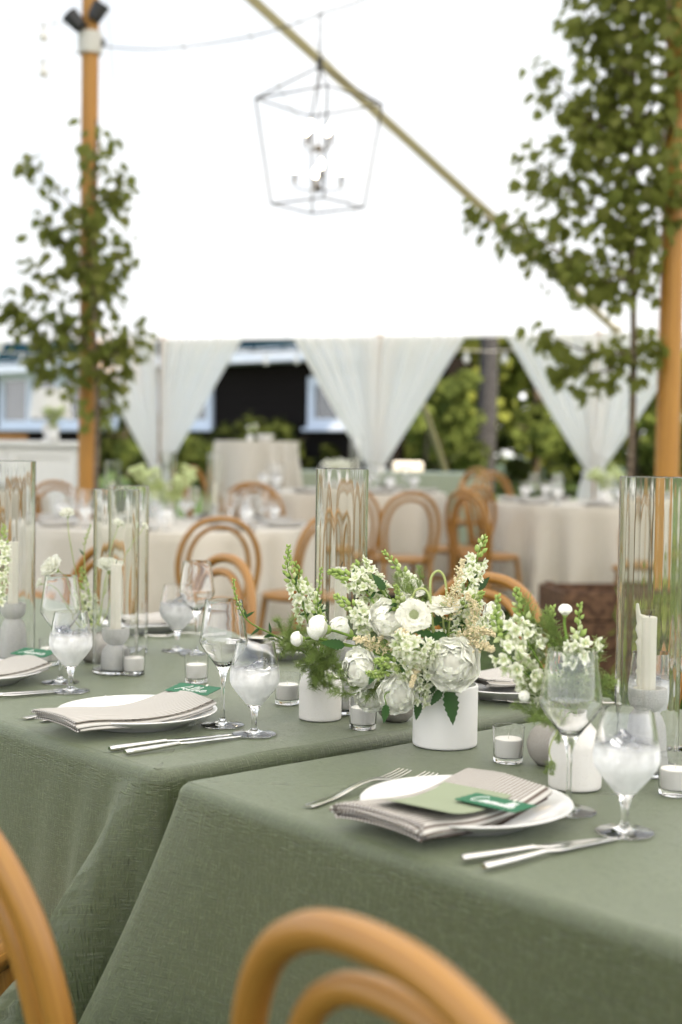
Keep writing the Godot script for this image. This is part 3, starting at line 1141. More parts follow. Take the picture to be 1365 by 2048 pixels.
# a cloth over a long table; flares: how far the cloth stands off at the four corners
func long_cloth(label: String, u0: float, u1: float, v0: float, v1: float, seed: int, front0: Array, front1: Array, mat: Material, at := Vector3.ZERO, sub := 1) -> Node3D:
	rng.seed = seed
	var o := thing("tablecloth", label, "tablecloth", CORNER, TABLE_YAW)
	var r := 0.02       # rounding of the edge
	var cr := 0.035     # rounding of the corners in plan
	var drop := 0.745
	# points round the rim: [position, outward normal, arc length]
	var rim := []
	var s := 0.0
	var corners := [[u0, v0, PI], [u1, v0, PI * 1.5], [u1, v1, 0.0], [u0, v1, PI * 0.5]]
	for k in 4:
		var c: Array = corners[k]
		var cen := Vector2(c[0] + (cr if c[0] == u0 else -cr), c[1] + (cr if c[1] == v0 else -cr))
		for j in 15:
			var w: float = c[2] + PI * 0.5 * j / 14.0
			rim.append([cen + Vector2(cos(w), sin(w)) * cr, Vector2(cos(w), sin(w)), k, w - c[2]])
		var nx: Array = corners[(k + 1) % 4]
		var ncen := Vector2(nx[0] + (cr if nx[0] == u0 else -cr), nx[1] + (cr if nx[1] == v0 else -cr))
		var nw: float = nx[2]
		var a: Vector2 = rim[-1][0]
		var b := ncen + Vector2(cos(nw), sin(nw)) * cr
		var steps := int(a.distance_to(b) / 0.028)
		for j in range(1, steps):
			rim.append([a.lerp(b, float(j) / steps), Vector2(cos(nw), sin(nw)), -1, 0.0])
	var m := rim.size()
	var arc := PackedFloat32Array()
	for k in m:
		arc.append(s)
		s += (rim[k][0] as Vector2).distance_to(rim[(k + 1) % m][0])
	var p := PackedVector3Array()
	var uv := PackedVector2Array()
	var ph := rnd(0, 6)
	# bends of the hanging cloth near the two front corners: [along front from the corner, how far out per metre, width]
	var rows := 12 + 1 + 6 + 30
	for k in m:
		var q: Vector2 = rim[k][0]
		var nn: Vector2 = rim[k][1]
		for j in 12:
			var d := lerpf((v1 - v0) / 2.0, r, pow(j / 11.0, 0.7))
			var g := Vector2(clampf(q.x, u0 + d, u1 - d), clampf(q.y, v0 + d, v1 - d))
			var y := 0.0004 * sin(g.x * 21.0 + g.y * 9.0) + 0.0005 * sin(g.y * 31.0 - g.x * 5.0)
			p.append(Vector3(g.x, y, -g.y))
			uv.append(g)
		for j in 7:
			var w := PI * 0.5 * j / 6.0
			var g := q - nn * (r * (1.0 - sin(w)))
			p.append(Vector3(g.x, -r * (1.0 - cos(w)), -g.y))
			uv.append(Vector2(arc[k], -r * w) if absf(nn.y) > 0.5 or true else g)
		for j in 30:
			var f := (j + 1) / 30.0
			var d := r + drop * f - r * f
			var hang := d - r
			var out := 0.018 * hang + 0.004 * hang * sin(arc[k] * 9.0 + ph) + 0.003 * hang * sin(arc[k] * 23.0 + ph * 3.0) + 0.0012 * sin(arc[k] * 3.1 + d * 6.0)
			var shift := Vector2.ZERO
			for side in 2:
				var list: Array = front0 if side == 0 else front1
				var cu := u0 if side == 0 else u1
				for e in list:
					# e: [u from the corner along the front, strength, width, push along u]
					var along := (q.x - cu) * (1.0 if side == 0 else -1.0)
					if nn.y < 0.3 and along < 0.9 and q.y < v0 + 0.4:
						var x: float = along - e[0] - hang * e[4]
						if q.y > v0 + cr:
							x = -(q.y - v0 - cr) * 2.2 - e[0] - hang * e[4]
						var bell := exp(-x * x / (e[2] * e[2] * (0.5 + 2.0 * hang)))
						out += 0.0 
						shift += Vector2(e[3], -e[1]) * (hang * bell * (0.7 + 0.6 * hang))
			var g := q + nn * out + shift
			p.append(Vector3(g.x, -d, -g.y))
			uv.append(Vector2(arc[k], -d))
	# close the strip with a last column so that the texture does not run back
	for j in rows:
		p.append(p[j])
		uv.append(Vector2(s, uv[j].y) if j >= 12 else uv[j])
	var a2 := Acc.new()
	a2.grid(p, m + 1, rows, false, true, uv)
	if a2.n[2].y < 0.0:
		a2 = Acc.new()
		a2.grid(p, m + 1, rows, false, false, uv)
	part("cloth", a2.mesh(mat), o)
	# sewn hem at the floor
	var hem := PackedVector3Array()
	for k in m:
		hem.append(p[k * rows + rows - 1])
	var h := Acc.new()
	h.tube(hem, 0.004, 5, false, true)
	part("hem", h.mesh(mat), o)
	return o

func long_table(label: String, u0: float, u1: float) -> void:
	var o := thing("banquet_table", label, "table", CORNER, TABLE_YAW)
	var a := Acc.new()
	a.box(Vector3((u0 + u1) / 2, -0.024, -0.55), Vector3(u1 - u0 - 0.09, 0.02, 1.0), Basis(), 0.003)
	part("tabletop", a.mesh(M.wood), o)
	for u in [u0 + 0.25, u1 - 0.25]:
		for v in [0.2, 0.9]:
			a = Acc.new()
			a.tube(PackedVector3Array([Vector3(u, -0.76, -v), Vector3(u, -0.4, -v), Vector3(u, -0.035, -v)]), 0.016, 10)
			part("leg", a.mesh(M.iron), o)

func round_cloth(label: String, at: Vector3, radius: float, height: float, folds: int, seed: int, mat: Material) -> Node3D:
	rng.seed = seed
	var o := thing("round_tablecloth", label, "tablecloth", at, 0.0, "cloths of the round tables")
	var p := PackedVector3Array()
	var uv := PackedVector2Array()
	var n := 220
	var amp := PackedFloat32Array()
	for k in folds:
		amp.append(rnd(0.6, 1.3))
	var ph := rnd(0, TAU)
	for i in n + 1:
		var w := TAU * i / n
		var c := Vector3(cos(w), 0, sin(w))
		var f := fposmod(w / TAU * folds + 0.35 * sin(w * 3.0 + ph), folds)
		var wave := sin(f * TAU) * lerpf(amp[int(f) % folds], amp[(int(f) + 1) % folds], f - int(f))
		for q in [0.0, 0.35, 0.7, 0.93, 0.985]:
			p.append(c * (radius * q) + Vector3.UP * height)
			uv.append(Vector2(c.x, c.z) * radius * q)
		for j in 16:
			var d := 0.004 + (height - 0.02) * pow(j / 15.0, 0.9)
			var out := radius + 0.006 + wave * 0.065 * minf(d, 0.6) / 0.6 + 0.06 * d
			p.append(c * out + Vector3.UP * (height - d))
			uv.append(Vector2(w * radius, -d))
	var a := Acc.new()
	a.grid(p, n + 1, 21, false, true, uv)
	if a.n[2].y < 0:
		a = Acc.new()
		a.grid(p, n + 1, 21, false, false, uv)
	part("cloth", a.mesh(mat), o)
	var h := Acc.new()
	var hem := PackedVector3Array()
	for i in n:
		hem.append(p[i * 21 + 20])
	h.tube(hem, 0.004, 5, false, true)
	part("hem", h.mesh(mat), o)
	return o


# ---------------------------------------------------------------- tableware

var proto := {}

func hidden_proto(o: Node3D) -> Node3D:   # a pattern that stays out of the scene
	remove_child(o)
	taken.erase(str(get_instance_id()) + String(o.name))
	return o

func make_goblet(iced := true) -> Node3D:
	var o := Node3D.new()
	o.name = "water_goblet"
	var foot := [Vector2(0.0, 0.0), Vector2(0.030, 0.0), Vector2(0.0362, 0.0006), Vector2(0.0366, 0.0016), Vector2(0.035, 0.0024), Vector2(0.022, 0.0036), Vector2(0.010, 0.0062), Vector2(0.0052, 0.0105)]
	var stem := [Vector2(0.0052, 0.0105), Vector2(0.0046, 0.018), Vector2(0.0046, 0.028), Vector2(0.0056, 0.036), Vector2(0.0085, 0.044)]
	var outer := [Vector2(0.0085, 0.044), Vector2(0.0135, 0.051), Vector2(0.0215, 0.0605), Vector2(0.0315, 0.0725), Vector2(0.0378, 0.0815), Vector2(0.0405, 0.0885), Vector2(0.0412, 0.096), Vector2(0.0403, 0.106), Vector2(0.0382, 0.120), Vector2(0.0352, 0.136), Vector2(0.0316, 0.1545)]
	var inner := []
	for k in range(outer.size() - 1, 2, -1):
		inner.append(Vector2(outer[k].x - 0.0013, outer[k].y + (0.0 if k > 4 else 0.0008)))
	inner.append(Vector2(0.0125, 0.0535))
	inner.append(Vector2(0.0, 0.0515))
	var bowl := outer.duplicate()
	bowl.append(Vector2(0.03115, 0.1549))
	bowl.append_array(inner)
	for e in [["foot", foot], ["stem", stem], ["bowl", bowl]]:
		var a := Acc.new()
		a.lathe(e[1], 48, Vector3.ZERO, 70.0)
		part(e[0], a.mesh(M.glass), o)
	if iced:
		var top := 0.108
		var liquid := [Vector2(0, 0.0517), Vector2(0.0126, 0.0537)]
		for k in range(3, 8):
			liquid.append(Vector2(outer[k].x - 0.00125, outer[k].y + (0.0 if k > 4 else 0.0008)))
		liquid.append(Vector2(0.03865, top))
		liquid.append(Vector2(0.036, top - 0.0006))
		liquid.append(Vector2(0, top - 0.0008))
		var a := Acc.new()
		a.lathe(liquid, 48, Vector3.ZERO, 50.0)
		part("water", a.mesh(M.water), o)
		for q in [[Vector3(-0.010, 0.106, 0.008), Vector3(0.4, 0.5, 0.2), 0.022], [Vector3(0.014, 0.112, -0.006), Vector3(0.7, 0.1, 0.6), 0.025], [Vector3(0.0, 0.098, -0.016), Vector3(0.2, 0.9, 0.4), 0.021]]:
			a = Acc.new()
			a.box(Vector3.ZERO, Vector3(q[2], q[2] * 0.8, q[2] * 0.95), Basis(), 0.004)
			part("ice_cube", a.mesh(M.water), o, Transform3D(Basis.from_euler(q[1]), q[0]))
		# dew on the outside
		a = Acc.new()
		var p := PackedVector3Array()
		var uv := PackedVector2Array()
		var dew := [Vector2(0.0139, 0.0512), Vector2(0.0219, 0.0605), Vector2(0.0319, 0.0725), Vector2(0.0382, 0.0815), Vector2(0.0409, 0.0885), Vector2(0.0416, 0.096), Vector2(0.0407, 0.106), Vector2(0.0386, 0.120)]
		for i in 49:
			var w := TAU * i / 48.0
			for j in dew.size():
				p.append(Vector3(cos(w) * dew[j].x, dew[j].y, sin(w) * dew[j].x))
				uv.append(Vector2(i / 24.0, float(j) / (dew.size() - 1)))
		a.grid(p, 49, dew.size(), false, true, uv)
		part("condensation", a.mesh(M.frost), o)
	return o

func make_wineglass() -> Node3D:
	var o := Node3D.new()
	o.name = "wine_glass"
	var foot := [Vector2(0.0, 0.0), Vector2(0.030, 0.0), Vector2(0.0364, 0.0005), Vector2(0.0368, 0.0014), Vector2(0.035, 0.0022), Vector2(0.020, 0.0036), Vector2(0.008, 0.007), Vector2(0.0042, 0.013)]
	var stem := [Vector2(0.0042, 0.013), Vector2(0.0034, 0.025), Vector2(0.0033, 0.06), Vector2(0.0038, 0.074), Vector2(0.0058, 0.086), Vector2(0.0085, 0.094)]
	var outer := [Vector2(0.0085, 0.094), Vector2(0.0125, 0.102), Vector2(0.020, 0.112), Vector2(0.030, 0.1245), Vector2(0.0372, 0.1345), Vector2(0.0405, 0.1405), Vector2(0.0412, 0.1455), Vector2(0.0400, 0.155), Vector2(0.0370, 0.178), Vector2(0.0338, 0.200), Vector2(0.0318, 0.2145)]
	var bowl := outer.duplicate()
	bowl.append(Vector2(0.0313, 0.2149))
	for k in range(outer.size() - 1, 1, -1):
		bowl.append(Vector2(outer[k].x - 0.0011, outer[k].y + (0.0 if k > 5 else 0.0007)))
	bowl.append(Vector2(0.0105, 0.1045))
	bowl.append(Vector2(0.0, 0.1022))
	for e in [["foot", foot], ["stem", stem], ["bowl", bowl]]:
		var a := Acc.new()
		a.lathe(e[1], 48, Vector3.ZERO, 70.0)
		part(e[0], a.mesh(M.glass), o)
	return o

func make_plate() -> Node3D:
	var o := Node3D.new()
	o.name = "dinner_plate"
	var a := Acc.new()
	a.lathe([Vector2(0, 0.0025), Vector2(0.076, 0.0025), Vector2(0.079, 0.0), Vector2(0.084, 0.0), Vector2(0.087, 0.0035), Vector2(0.105, 0.0105), Vector2(0.125, 0.0185), Vector2(0.1355, 0.0228), Vector2(0.137, 0.0246), Vector2(0.1355, 0.026), Vector2(0.124, 0.0232), Vector2(0.104, 0.0152), Vector2(0.09, 0.0098), Vector2(0.08, 0.0078), Vector2(0, 0.0075)], 72, Vector3.ZERO, 62.0)
	part("dish", a.mesh(M.porcelain), o)
	return o

func make_votive() -> Node3D:
	var o := Node3D.new()
	o.name = "votive_candle"
	var a := Acc.new()
	a.lathe([Vector2(0, 0), Vector2(0.0205, 0), Vector2(0.0222, 0.0012), Vector2(0.0226, 0.008), Vector2(0.0246, 0.0545), Vector2(0.0242, 0.0555), Vector2(0.0232, 0.0552), Vector2(0.0212, 0.0098), Vector2(0.019, 0.0082), Vector2(0, 0.0082)], 48, Vector3.ZERO, 60.0)
	part("glass_cup", a.mesh(M.glass), o)
	a = Acc.new()
	a.lathe([Vector2(0, 0.0088), Vector2(0.0195, 0.0088), Vector2(0.0207, 0.0105), Vector2(0.0217, 0.0345), Vector2(0.0205, 0.0362), Vector2(0.016, 0.0355), Vector2(0, 0.0350)], 40, Vector3.ZERO, 60.0)
	part("wax", a.mesh(M.white_wax), o)
	a = Acc.new()
	a.tube(smooth([Vector3(0, 0.034, 0), Vector3(0.0005, 0.039, 0), Vector3(0.002, 0.0435, 0.001)], 4), 0.0006, 6)
	part("wick", a.mesh(M.pale_wick), o)
	return o

func make_cylinder(height: float) -> Node3D:   # hand-blown: the inner face is a little uneven, which draws the upright streaks
	var o := Node3D.new()
	o.name = "glass_cylinder"
	var r := 0.0475
	var w := 0.0015
	var prof := [[0.0, 0.0, 0], [r - 0.003, 0.0, 0], [r, 0.003, 0], [r, height * 0.5, 0], [r, height - 0.0012, 0], [r - 0.0012, height, 0], [r - w, height - 0.0012, 1], [r - w, height * 0.5, 1], [r - w, 0.008, 1], [r - w - 0.002, 0.006, 1], [0.0, 0.006, 0]]
	var n := 144
	var p := PackedVector3Array()
	for i in n:
		var t := TAU * i / n
		for q in prof:
			var k: float = q[0]
			if q[2]:
				k += 0.00008 * sin(t * 5.0 + 0.7) + 0.00005 * sin(t * 11.0 + 2.0) + 0.00004 * sin(t * 19.0)
			p.append(Vector3(cos(t) * k, q[1], sin(t) * k))
	var a := Acc.new()
	a.grid(p, n, prof.size(), true, true)
	part("glass_wall", a.mesh(M.glass), o)
	return o

func make_holder(height: float) -> Node3D:
	var o := Node3D.new()
	o.name = "candle_holder"
	var y := height - 0.034
	var a := Acc.new()
	a.lathe([Vector2(0, 0), Vector2(0.0275, 0), Vector2(0.0298, 0.002), Vector2(0.0302, 0.008), Vector2(0.0298, y * 0.5), Vector2(0.0275, y * 0.74), Vector2(0.023, y * 0.90), Vector2(0.0175, y - 0.001), Vector2(0.0165, y)], 44, Vector3.ZERO, 50.0)
	part("base", a.mesh(M.concrete), o)
	a = Acc.new()
	a.lathe([Vector2(0.0165, y), Vector2(0.0195, y + 0.002), Vector2(0.0245, y + 0.008), Vector2(0.0275, y + 0.016), Vector2(0.0284, y + 0.024), Vector2(0.0284, y + 0.032), Vector2(0.0276, y + 0.034), Vector2(0.0225, y + 0.034), Vector2(0.0215, y + 0.0325), Vector2(0.0205, y + 0.027), Vector2(0, y + 0.0265)], 44, Vector3.ZERO, 50.0)
	part("cup", a.mesh(M.concrete), o)
	return o

func make_taper(height: float, drips: bool) -> Node3D:
	var o := Node3D.new()
	o.name = "taper_candle"
	rng.seed = 17
	var p := PackedVector3Array()
	var prof := [[0.0, 0.0], [0.0112, 0.0], [0.0113, 0.01], [0.0112, height * 0.5], [0.0113, height - 0.002], [0.0108, height], [0.006, height - 0.001], [0.0, height - 0.0015]]
	var n := 28
	for i in n:
		var w := TAU * i / n
		for q in prof:
			var k: float = 1.0 + (0.05 * sin(w * 6.0) + 0.03 * sin(w * 9.0 + 1.0)) * (1.0 if q[1] > 0.0 else 0.0)
			p.append(Vector3(cos(w) * q[0] * k, q[1], sin(w) * q[0] * k))
	var a := Acc.new()
	a.grid(p, n, prof.size(), true, true)
	part("wax", a.mesh(M.wax), o)
	a = Acc.new()
	a.tube(smooth([Vector3(0, height - 0.003, 0), Vector3(0.0008, height + 0.004, 0), Vector3(0.003, height + 0.008, 0.001), Vector3(0.0035, height + 0.010, 0.001)], 4), 0.0008, 6)
	part("wick", a.mesh(M.wick), o)
	if drips:   # a ragged fin of run wax down one side, with a spike above the rim
		var f := Acc.new()
		var g := PackedVector3Array()
		var rows := [[-0.004, 0.019], [0.004, 0.0175], [0.010, 0.0135], [0.018, 0.0165], [0.030, 0.0155], [0.040, 0.0175], [0.048, 0.0150], [0.060, 0.0163], [0.075, 0.0152], [0.090, 0.0165], [0.098, 0.0185], [0.104, 0.0150], [0.112, 0.0165], [0.120, 0.0188], [0.126, 0.0185], [0.133, 0.0168], [0.139, 0.0178], [0.144, 0.0182], [0.149, 0.0172]]
		var m := rows.size()
		for s in 10:
			var w := TAU * s / 10.0
			for q in rows:
				var reach: float = q[1]
				var cx := -0.5 * (0.006 + reach)
				var half := 0.5 * (reach - 0.006) + 0.0005
				g.append(Vector3(cx + cos(w) * half, q[0], sin(w) * (0.0042 + 0.0012 * sin(q[0] * 170.0))))
		f.grid(g, 10, m, true, true)
		var spike := smooth([Vector3(-0.0145, 0.147, 0), Vector3(-0.0160, 0.155, 0), Vector3(-0.0168, 0.163, 0), Vector3(-0.0172, 0.169, 0.0005)], 4)
		f.tube(spike, PackedFloat32Array([0.0042, 0.0040, 0.0038, 0.0036, 0.0034, 0.0033, 0.0031, 0.0029, 0.0027, 0.0026, 0.0025, 0.0024, 0.0018]), 8)
		f.ball(Vector3(-0.0172, 0.1692, 0.0005), Vector3(0.0022, 0.0028, 0.0022))
		var shoulder := smooth([Vector3(-0.0145, 0.148, 0), Vector3(-0.010, 0.1465, 0), Vector3(-0.006, 0.1445, 0)], 4)
		f.tube(shoulder, 0.0036, 8)
		for q in [[-0.0125, 0.002, 0.006], [-0.015, 0.006, -0.004], [-0.008, 0.003, 0.008], [-0.0168, -0.001, 0.001]]:
			f.ball(Vector3(q[0], q[1], q[2]), Vector3(0.006, 0.004, 0.005))
		part("wax_drips", f.mesh(M.wax), o)
	return o

func make_bottle_vase() -> Node3D:
	var o := Node3D.new()
	o.name = "bottle_vase"
	var a := Acc.new()
	a.lathe([Vector2(0, 0), Vector2(0.0355, 0), Vector2(0.0372, 0.0018), Vector2(0.0375, 0.006), Vector2(0.0375, 0.058), Vector2(0.0366, 0.065), Vector2(0.0335, 0.0735), Vector2(0.0275, 0.083), Vector2(0.0215, 0.0905), Vector2(0.0188, 0.0965), Vector2(0.0185, 0.101), Vector2(0.0172, 0.1022), Vector2(0.0155, 0.101), Vector2(0.0155, 0.088), Vector2(0.0, 0.06)], 48, Vector3.ZERO, 60.0)
	part("body", a.mesh(M.stoneware), o)
	return o

func make_ball_vase(r: float) -> Node3D:
	var o := Node3D.new()
	o.name = "ball_vase"
	var prof := [Vector2(0, 0), Vector2(r * 0.55, 0)]
	for k in range(2, 16):
		var e := lerpf(-1.05, 1.15, k / 15.0)
		prof.append(Vector2(cos(e) * r, r * 0.86 + sin(e) * r * 0.98))
	prof.append(Vector2(r * 0.36, r * 1.80))
	prof.append(Vector2(r * 0.30, r * 1.74))
	prof.append(Vector2(0, r * 1.2))
	var a := Acc.new()
	a.lathe(prof, 44, Vector3.ZERO, 55.0)
	part("body", a.mesh(M.grey_stoneware), o)
	return o

# cutlery lies along -z, tip away
func make_knife() -> Node3D:
	var o := Node3D.new()
	o.name = "table_knife"
	var path := PackedVector3Array()
	var half := []
	for k in 15:
		var f := k / 14.0
		path.append(Vector3(0, 0.0052 + 0.0008 * f, -0.102 * f))
		var w := lerpf(0.0058, 0.0068, sin(PI * f)) * (1.0 if k > 0 else 0.8)
		half.append(Vector2(w - 0.0018 * f, (0.0046 - 0.0014 * f) * (1.0 if k > 0 else 0.75)))
	var a := Acc.new()
	a.bar(path, half, Vector3.RIGHT, 18, 0.75)
	part("handle", a.mesh(M.steel), o)
	path = PackedVector3Array()
	half = []
	for k in 17:
		var f := k / 16.0
		path.append(Vector3(0.0006 * sin(PI * f) + 0.004 * f * f * f, 0.0056 - 0.0028 * f, -0.102 - 0.124 * f))
		var w := 0.0026 + 0.0052 * smoothstep(0.04, 0.16, f)
		w *= sqrt(maxf(0.02, 1.0 - pow(maxf(f - 0.62, 0.0) / 0.38, 2.2)))
		half.append(Vector2(w, lerpf(0.0018, 0.0006, f)))
	a = Acc.new()
	a.bar(path, half, Vector3.RIGHT, 14, 0.9)
	part("blade", a.mesh(M.blade), o)
	return o

func make_fork() -> Node3D:
	var o := Node3D.new()
	o.name = "table_fork"
	var path := PackedVector3Array()
	var half := []
	for k in 22:
		var f := k / 21.0
		path.append(Vector3(0, 0.0022 + 0.0065 * pow(sin(PI * clampf((f - 0.25) / 0.95, 0, 1)), 2.0), -0.165 * f))
		var w := lerpf(0.0085, 0.003, pow(f, 0.7)) * (0.75 if k == 0 else 1.0)
		w += 0.0095 * smoothstep(0.82, 1.0, f)
		half.append(Vector2(w, 0.0014))
	var a := Acc.new()
	a.bar(path, half, Vector3.RIGHT, 12, 0.8)
	part("handle", a.mesh(M.steel), o)
	for t in 4:
		var x := -0.0099 + 0.0066 * t
		path = PackedVector3Array()
		half = []
		for k in 8:
			var f := k / 7.0
			path.append(Vector3(x * (1.0 - 0.08 * f), path_y(f), -0.162 - 0.052 * f))
			half.append(Vector2(lerpf(0.0017, 0.0009, f), 0.0010))
		a = Acc.new()
		a.bar(path, half, Vector3.RIGHT, 8, 0.9)
		part("tine", a.mesh(M.steel), o)
	return o

func path_y(f: float) -> float:
	return lerpf(0.0040, 0.0026, f) + 0.0045 * f * f

# folded napkin: a cross-section of folds drawn along the length (-z); its end shows the hem stitches
func make_napkin(section: Array, half_layer: float, length: float, mat: Material, dark: Color, lift: Array) -> Node3D:
	var o := Node3D.new()
	o.name = "folded_napkin"
	var curve := section
	var m := curve.size()
	var steps := 22
	var rise := func(f: float) -> float:
		return lerpf(lift[0], lift[1], f) - lift[2] * sin(PI * f) - lift[3] * sin(PI * f) * cos(PI * f)
	var a := Acc.new()
	var p := PackedVector3Array()
	var uv := PackedVector2Array()
	# closed outline round the folded sheet
	var outline := []
	for k in m:
		var d: Vector3 = (curve[mini(k + 1, m - 1)] - curve[maxi(k - 1, 0)]).normalized()
		outline.append([curve[k] + Vector3(-d.y, d.x, 0) * half_layer, k])
	for k in range(m - 1, -1, -1):
		var d: Vector3 = (curve[mini(k + 1, m - 1)] - curve[maxi(k - 1, 0)]).normalized()
		outline.append([curve[k] - Vector3(-d.y, d.x, 0) * half_layer, k])
	var run := PackedFloat32Array([0.0])
	for k in range(1, m):
		run.append(run[k - 1] + (curve[k] as Vector3).distance_to(curve[k - 1]))
	for q in outline:
		for j in steps:
			var f := j / (steps - 1.0)
			var c: Vector3 = q[0]
			var slump: float = -0.0042 * pow(absf(c.x) / 0.07, 3.0) - 0.006 * pow(1.0 - f, 8.0) + 0.0011 * sin(c.x * 75.0 + f * 5.0) * sin(f * 8.0 + c.y * 200.0)
			var uneven: float = 0.0022 * sin(float(q[1]) * 0.35) + 0.004 * sin(c.y * 420.0)
			p.append(Vector3(c.x * (1.0 - 0.05 * f) + 0.002 * sin(f * 6.0 + c.y * 300.0), c.y * (1.0 - 0.16 * f) + rise.call(f) + slump, -length * f - uneven * (1.0 - f) + uneven * f))
			uv.append(Vector2(run[q[1]] * 40.0, f * length * 60.0))
	a.grid(p, outline.size(), steps, true, false, uv)
	part("folds", a.mesh(mat), o)
	# stitched hem along the near end, light and dark stitches in turn
	var h := Acc.new()
	h.coloured = true
	var total := run[m - 1]
	var count := int(total / 0.0030)
	for k in count:
		var want := total * (k + 0.5) / count
		var i := 1
		while i < m - 1 and run[i] < want:
			i += 1
		var f := inverse_lerp(run[i - 1], run[i], want)
		var c: Vector3 = (curve[i - 1] as Vector3).lerp(curve[i], f)
		var d: Vector3 = ((curve[i] as Vector3) - (curve[i - 1] as Vector3)).normalized()
		h.tint = dark if k % 2 == 0 else Color(0.72, 0.71, 0.69)
		h.ball(Vector3(c.x, c.y + rise.call(0.0) - 0.0042 * pow(absf(c.x) / 0.07, 3.0) - 0.006, 0.0010 - 0.0022 * sin(want / total * m * 0.35) - 0.004 * sin(c.y * 420.0)), Vector3(0.0018, half_layer * 1.12, 0.0016), 6, 4, Basis(d, Vector3(-d.y, d.x, 0), Vector3.BACK))
	part("hem_stitching", h.mesh(M.hem), o)
	return o

# back and forth folds, or a flat roll, as a line across the napkin
func zigzag(layers: int, half: float, pitch: float) -> Array:
	var out := []
	for k in layers:
		var s := 1.0 if k % 2 == 0 else -1.0
		for j in 7:
			out.append(Vector3(lerpf(-half, half, j / 6.0) * s, pitch * k, 0))
		if k < layers - 1:
			for j in range(1, 6):
				var w := -PI / 2 + PI * j / 6.0
				out.append(Vector3((half + cos(w) * pitch * 0.9) * s, pitch * (k + 0.5) + sin(w) * pitch * 0.5, 0))
	return out

func flat_roll(half: float, pitch: float) -> Array:
	var out := []
	var levels := [2.0, 3.0, 1.0, 4.0, 0.0]
	for k in levels.size():
		var s := 1.0 if k % 2 == 0 else -1.0
		var h := half - 0.008 + 0.002 * k
		for j in 7:
			out.append(Vector3(lerpf(-h, h, j / 6.0) * s, pitch * levels[k], 0))
		if k < levels.size() - 1:
			var r: float = pitch * absf(levels[k + 1] - levels[k]) * 0.5
			var up := signf(levels[k + 1] - levels[k])
			for j in range(1, 8):
				var w := -PI / 2 + PI * j / 8.0
				out.append(Vector3((h + cos(w) * r * 1.15) * s, pitch * (levels[k] + levels[k + 1]) * 0.5 + sin(w) * r * up, 0))
	return out

# handwriting: strokes in a unit-high box, joined like a pen's line
func letters() -> Dictionary:
	return {
		"C": [[0.62, 0.86], [0.44, 1.0], [0.16, 0.82], [0.04, 0.42], [0.18, 0.06], [0.46, 0.0], [0.74, 0.16]],
		"A": [[0.02, 0.0], [0.22, 0.5], [0.46, 1.0], [0.5, 0.5], [0.54, 0.04], [0.38, 0.34], [0.2, 0.34], [0.58, 0.3], [0.74, 0.08]],
		"a": [[0.44, 0.36], [0.28, 0.46], [0.08, 0.28], [0.1, 0.04], [0.28, 0.04], [0.44, 0.34], [0.44, 0.06], [0.62, 0.12]],
		"m": [[0.0, 0.3], [0.06, 0.42], [0.08, 0.02], [0.16, 0.36], [0.28, 0.4], [0.3, 0.02], [0.38, 0.36], [0.5, 0.4], [0.53, 0.05], [0.68, 0.14]],
		"i": [[0.0, 0.14], [0.1, 0.42], [0.1, 0.06], [0.26, 0.14]],
		"l": [[0.0, 0.14], [0.2, 0.7], [0.16, 0.98], [0.06, 0.7], [0.1, 0.06], [0.26, 0.14]],
		"e": [[0.0, 0.16], [0.24, 0.3], [0.22, 0.46], [0.06, 0.34], [0.08, 0.06], [0.24, 0.02], [0.42, 0.18]],
		"n": [[0.0, 0.3], [0.06, 0.42], [0.08, 0.02], [0.2, 0.38], [0.34, 0.4], [0.36, 0.05], [0.52, 0.14]],
		"h": [[0.0, 0.14], [0.18, 0.72], [0.14, 0.98], [0.06, 0.7], [0.08, 0.02], [0.2, 0.38], [0.32, 0.4], [0.34, 0.05], [0.5, 0.14]],
	}

func write_line(word: String, long: float, high: float, centre: Vector3) -> Mesh:
	var L := letters()
	var pen := 0.0
	var pts := []
	for ch in word:
		var w := 0.0
		for q in L[ch]:
			pts.append(Vector3(pen + q[0] + 0.22 * q[1], 0, -q[1]))
			w = maxf(w, q[0])
		pen += w * 0.98
	var a := Acc.new()
	var path := []
	for q in pts:
		path.append(centre + Vector3((q.x / pen - 0.5) * long, 0, (q.z + 0.42) * high))
	var sm := smooth(path, 4)
	a.tube(sm, 0.0005, 5, true)
	return a.mesh(M.ink)

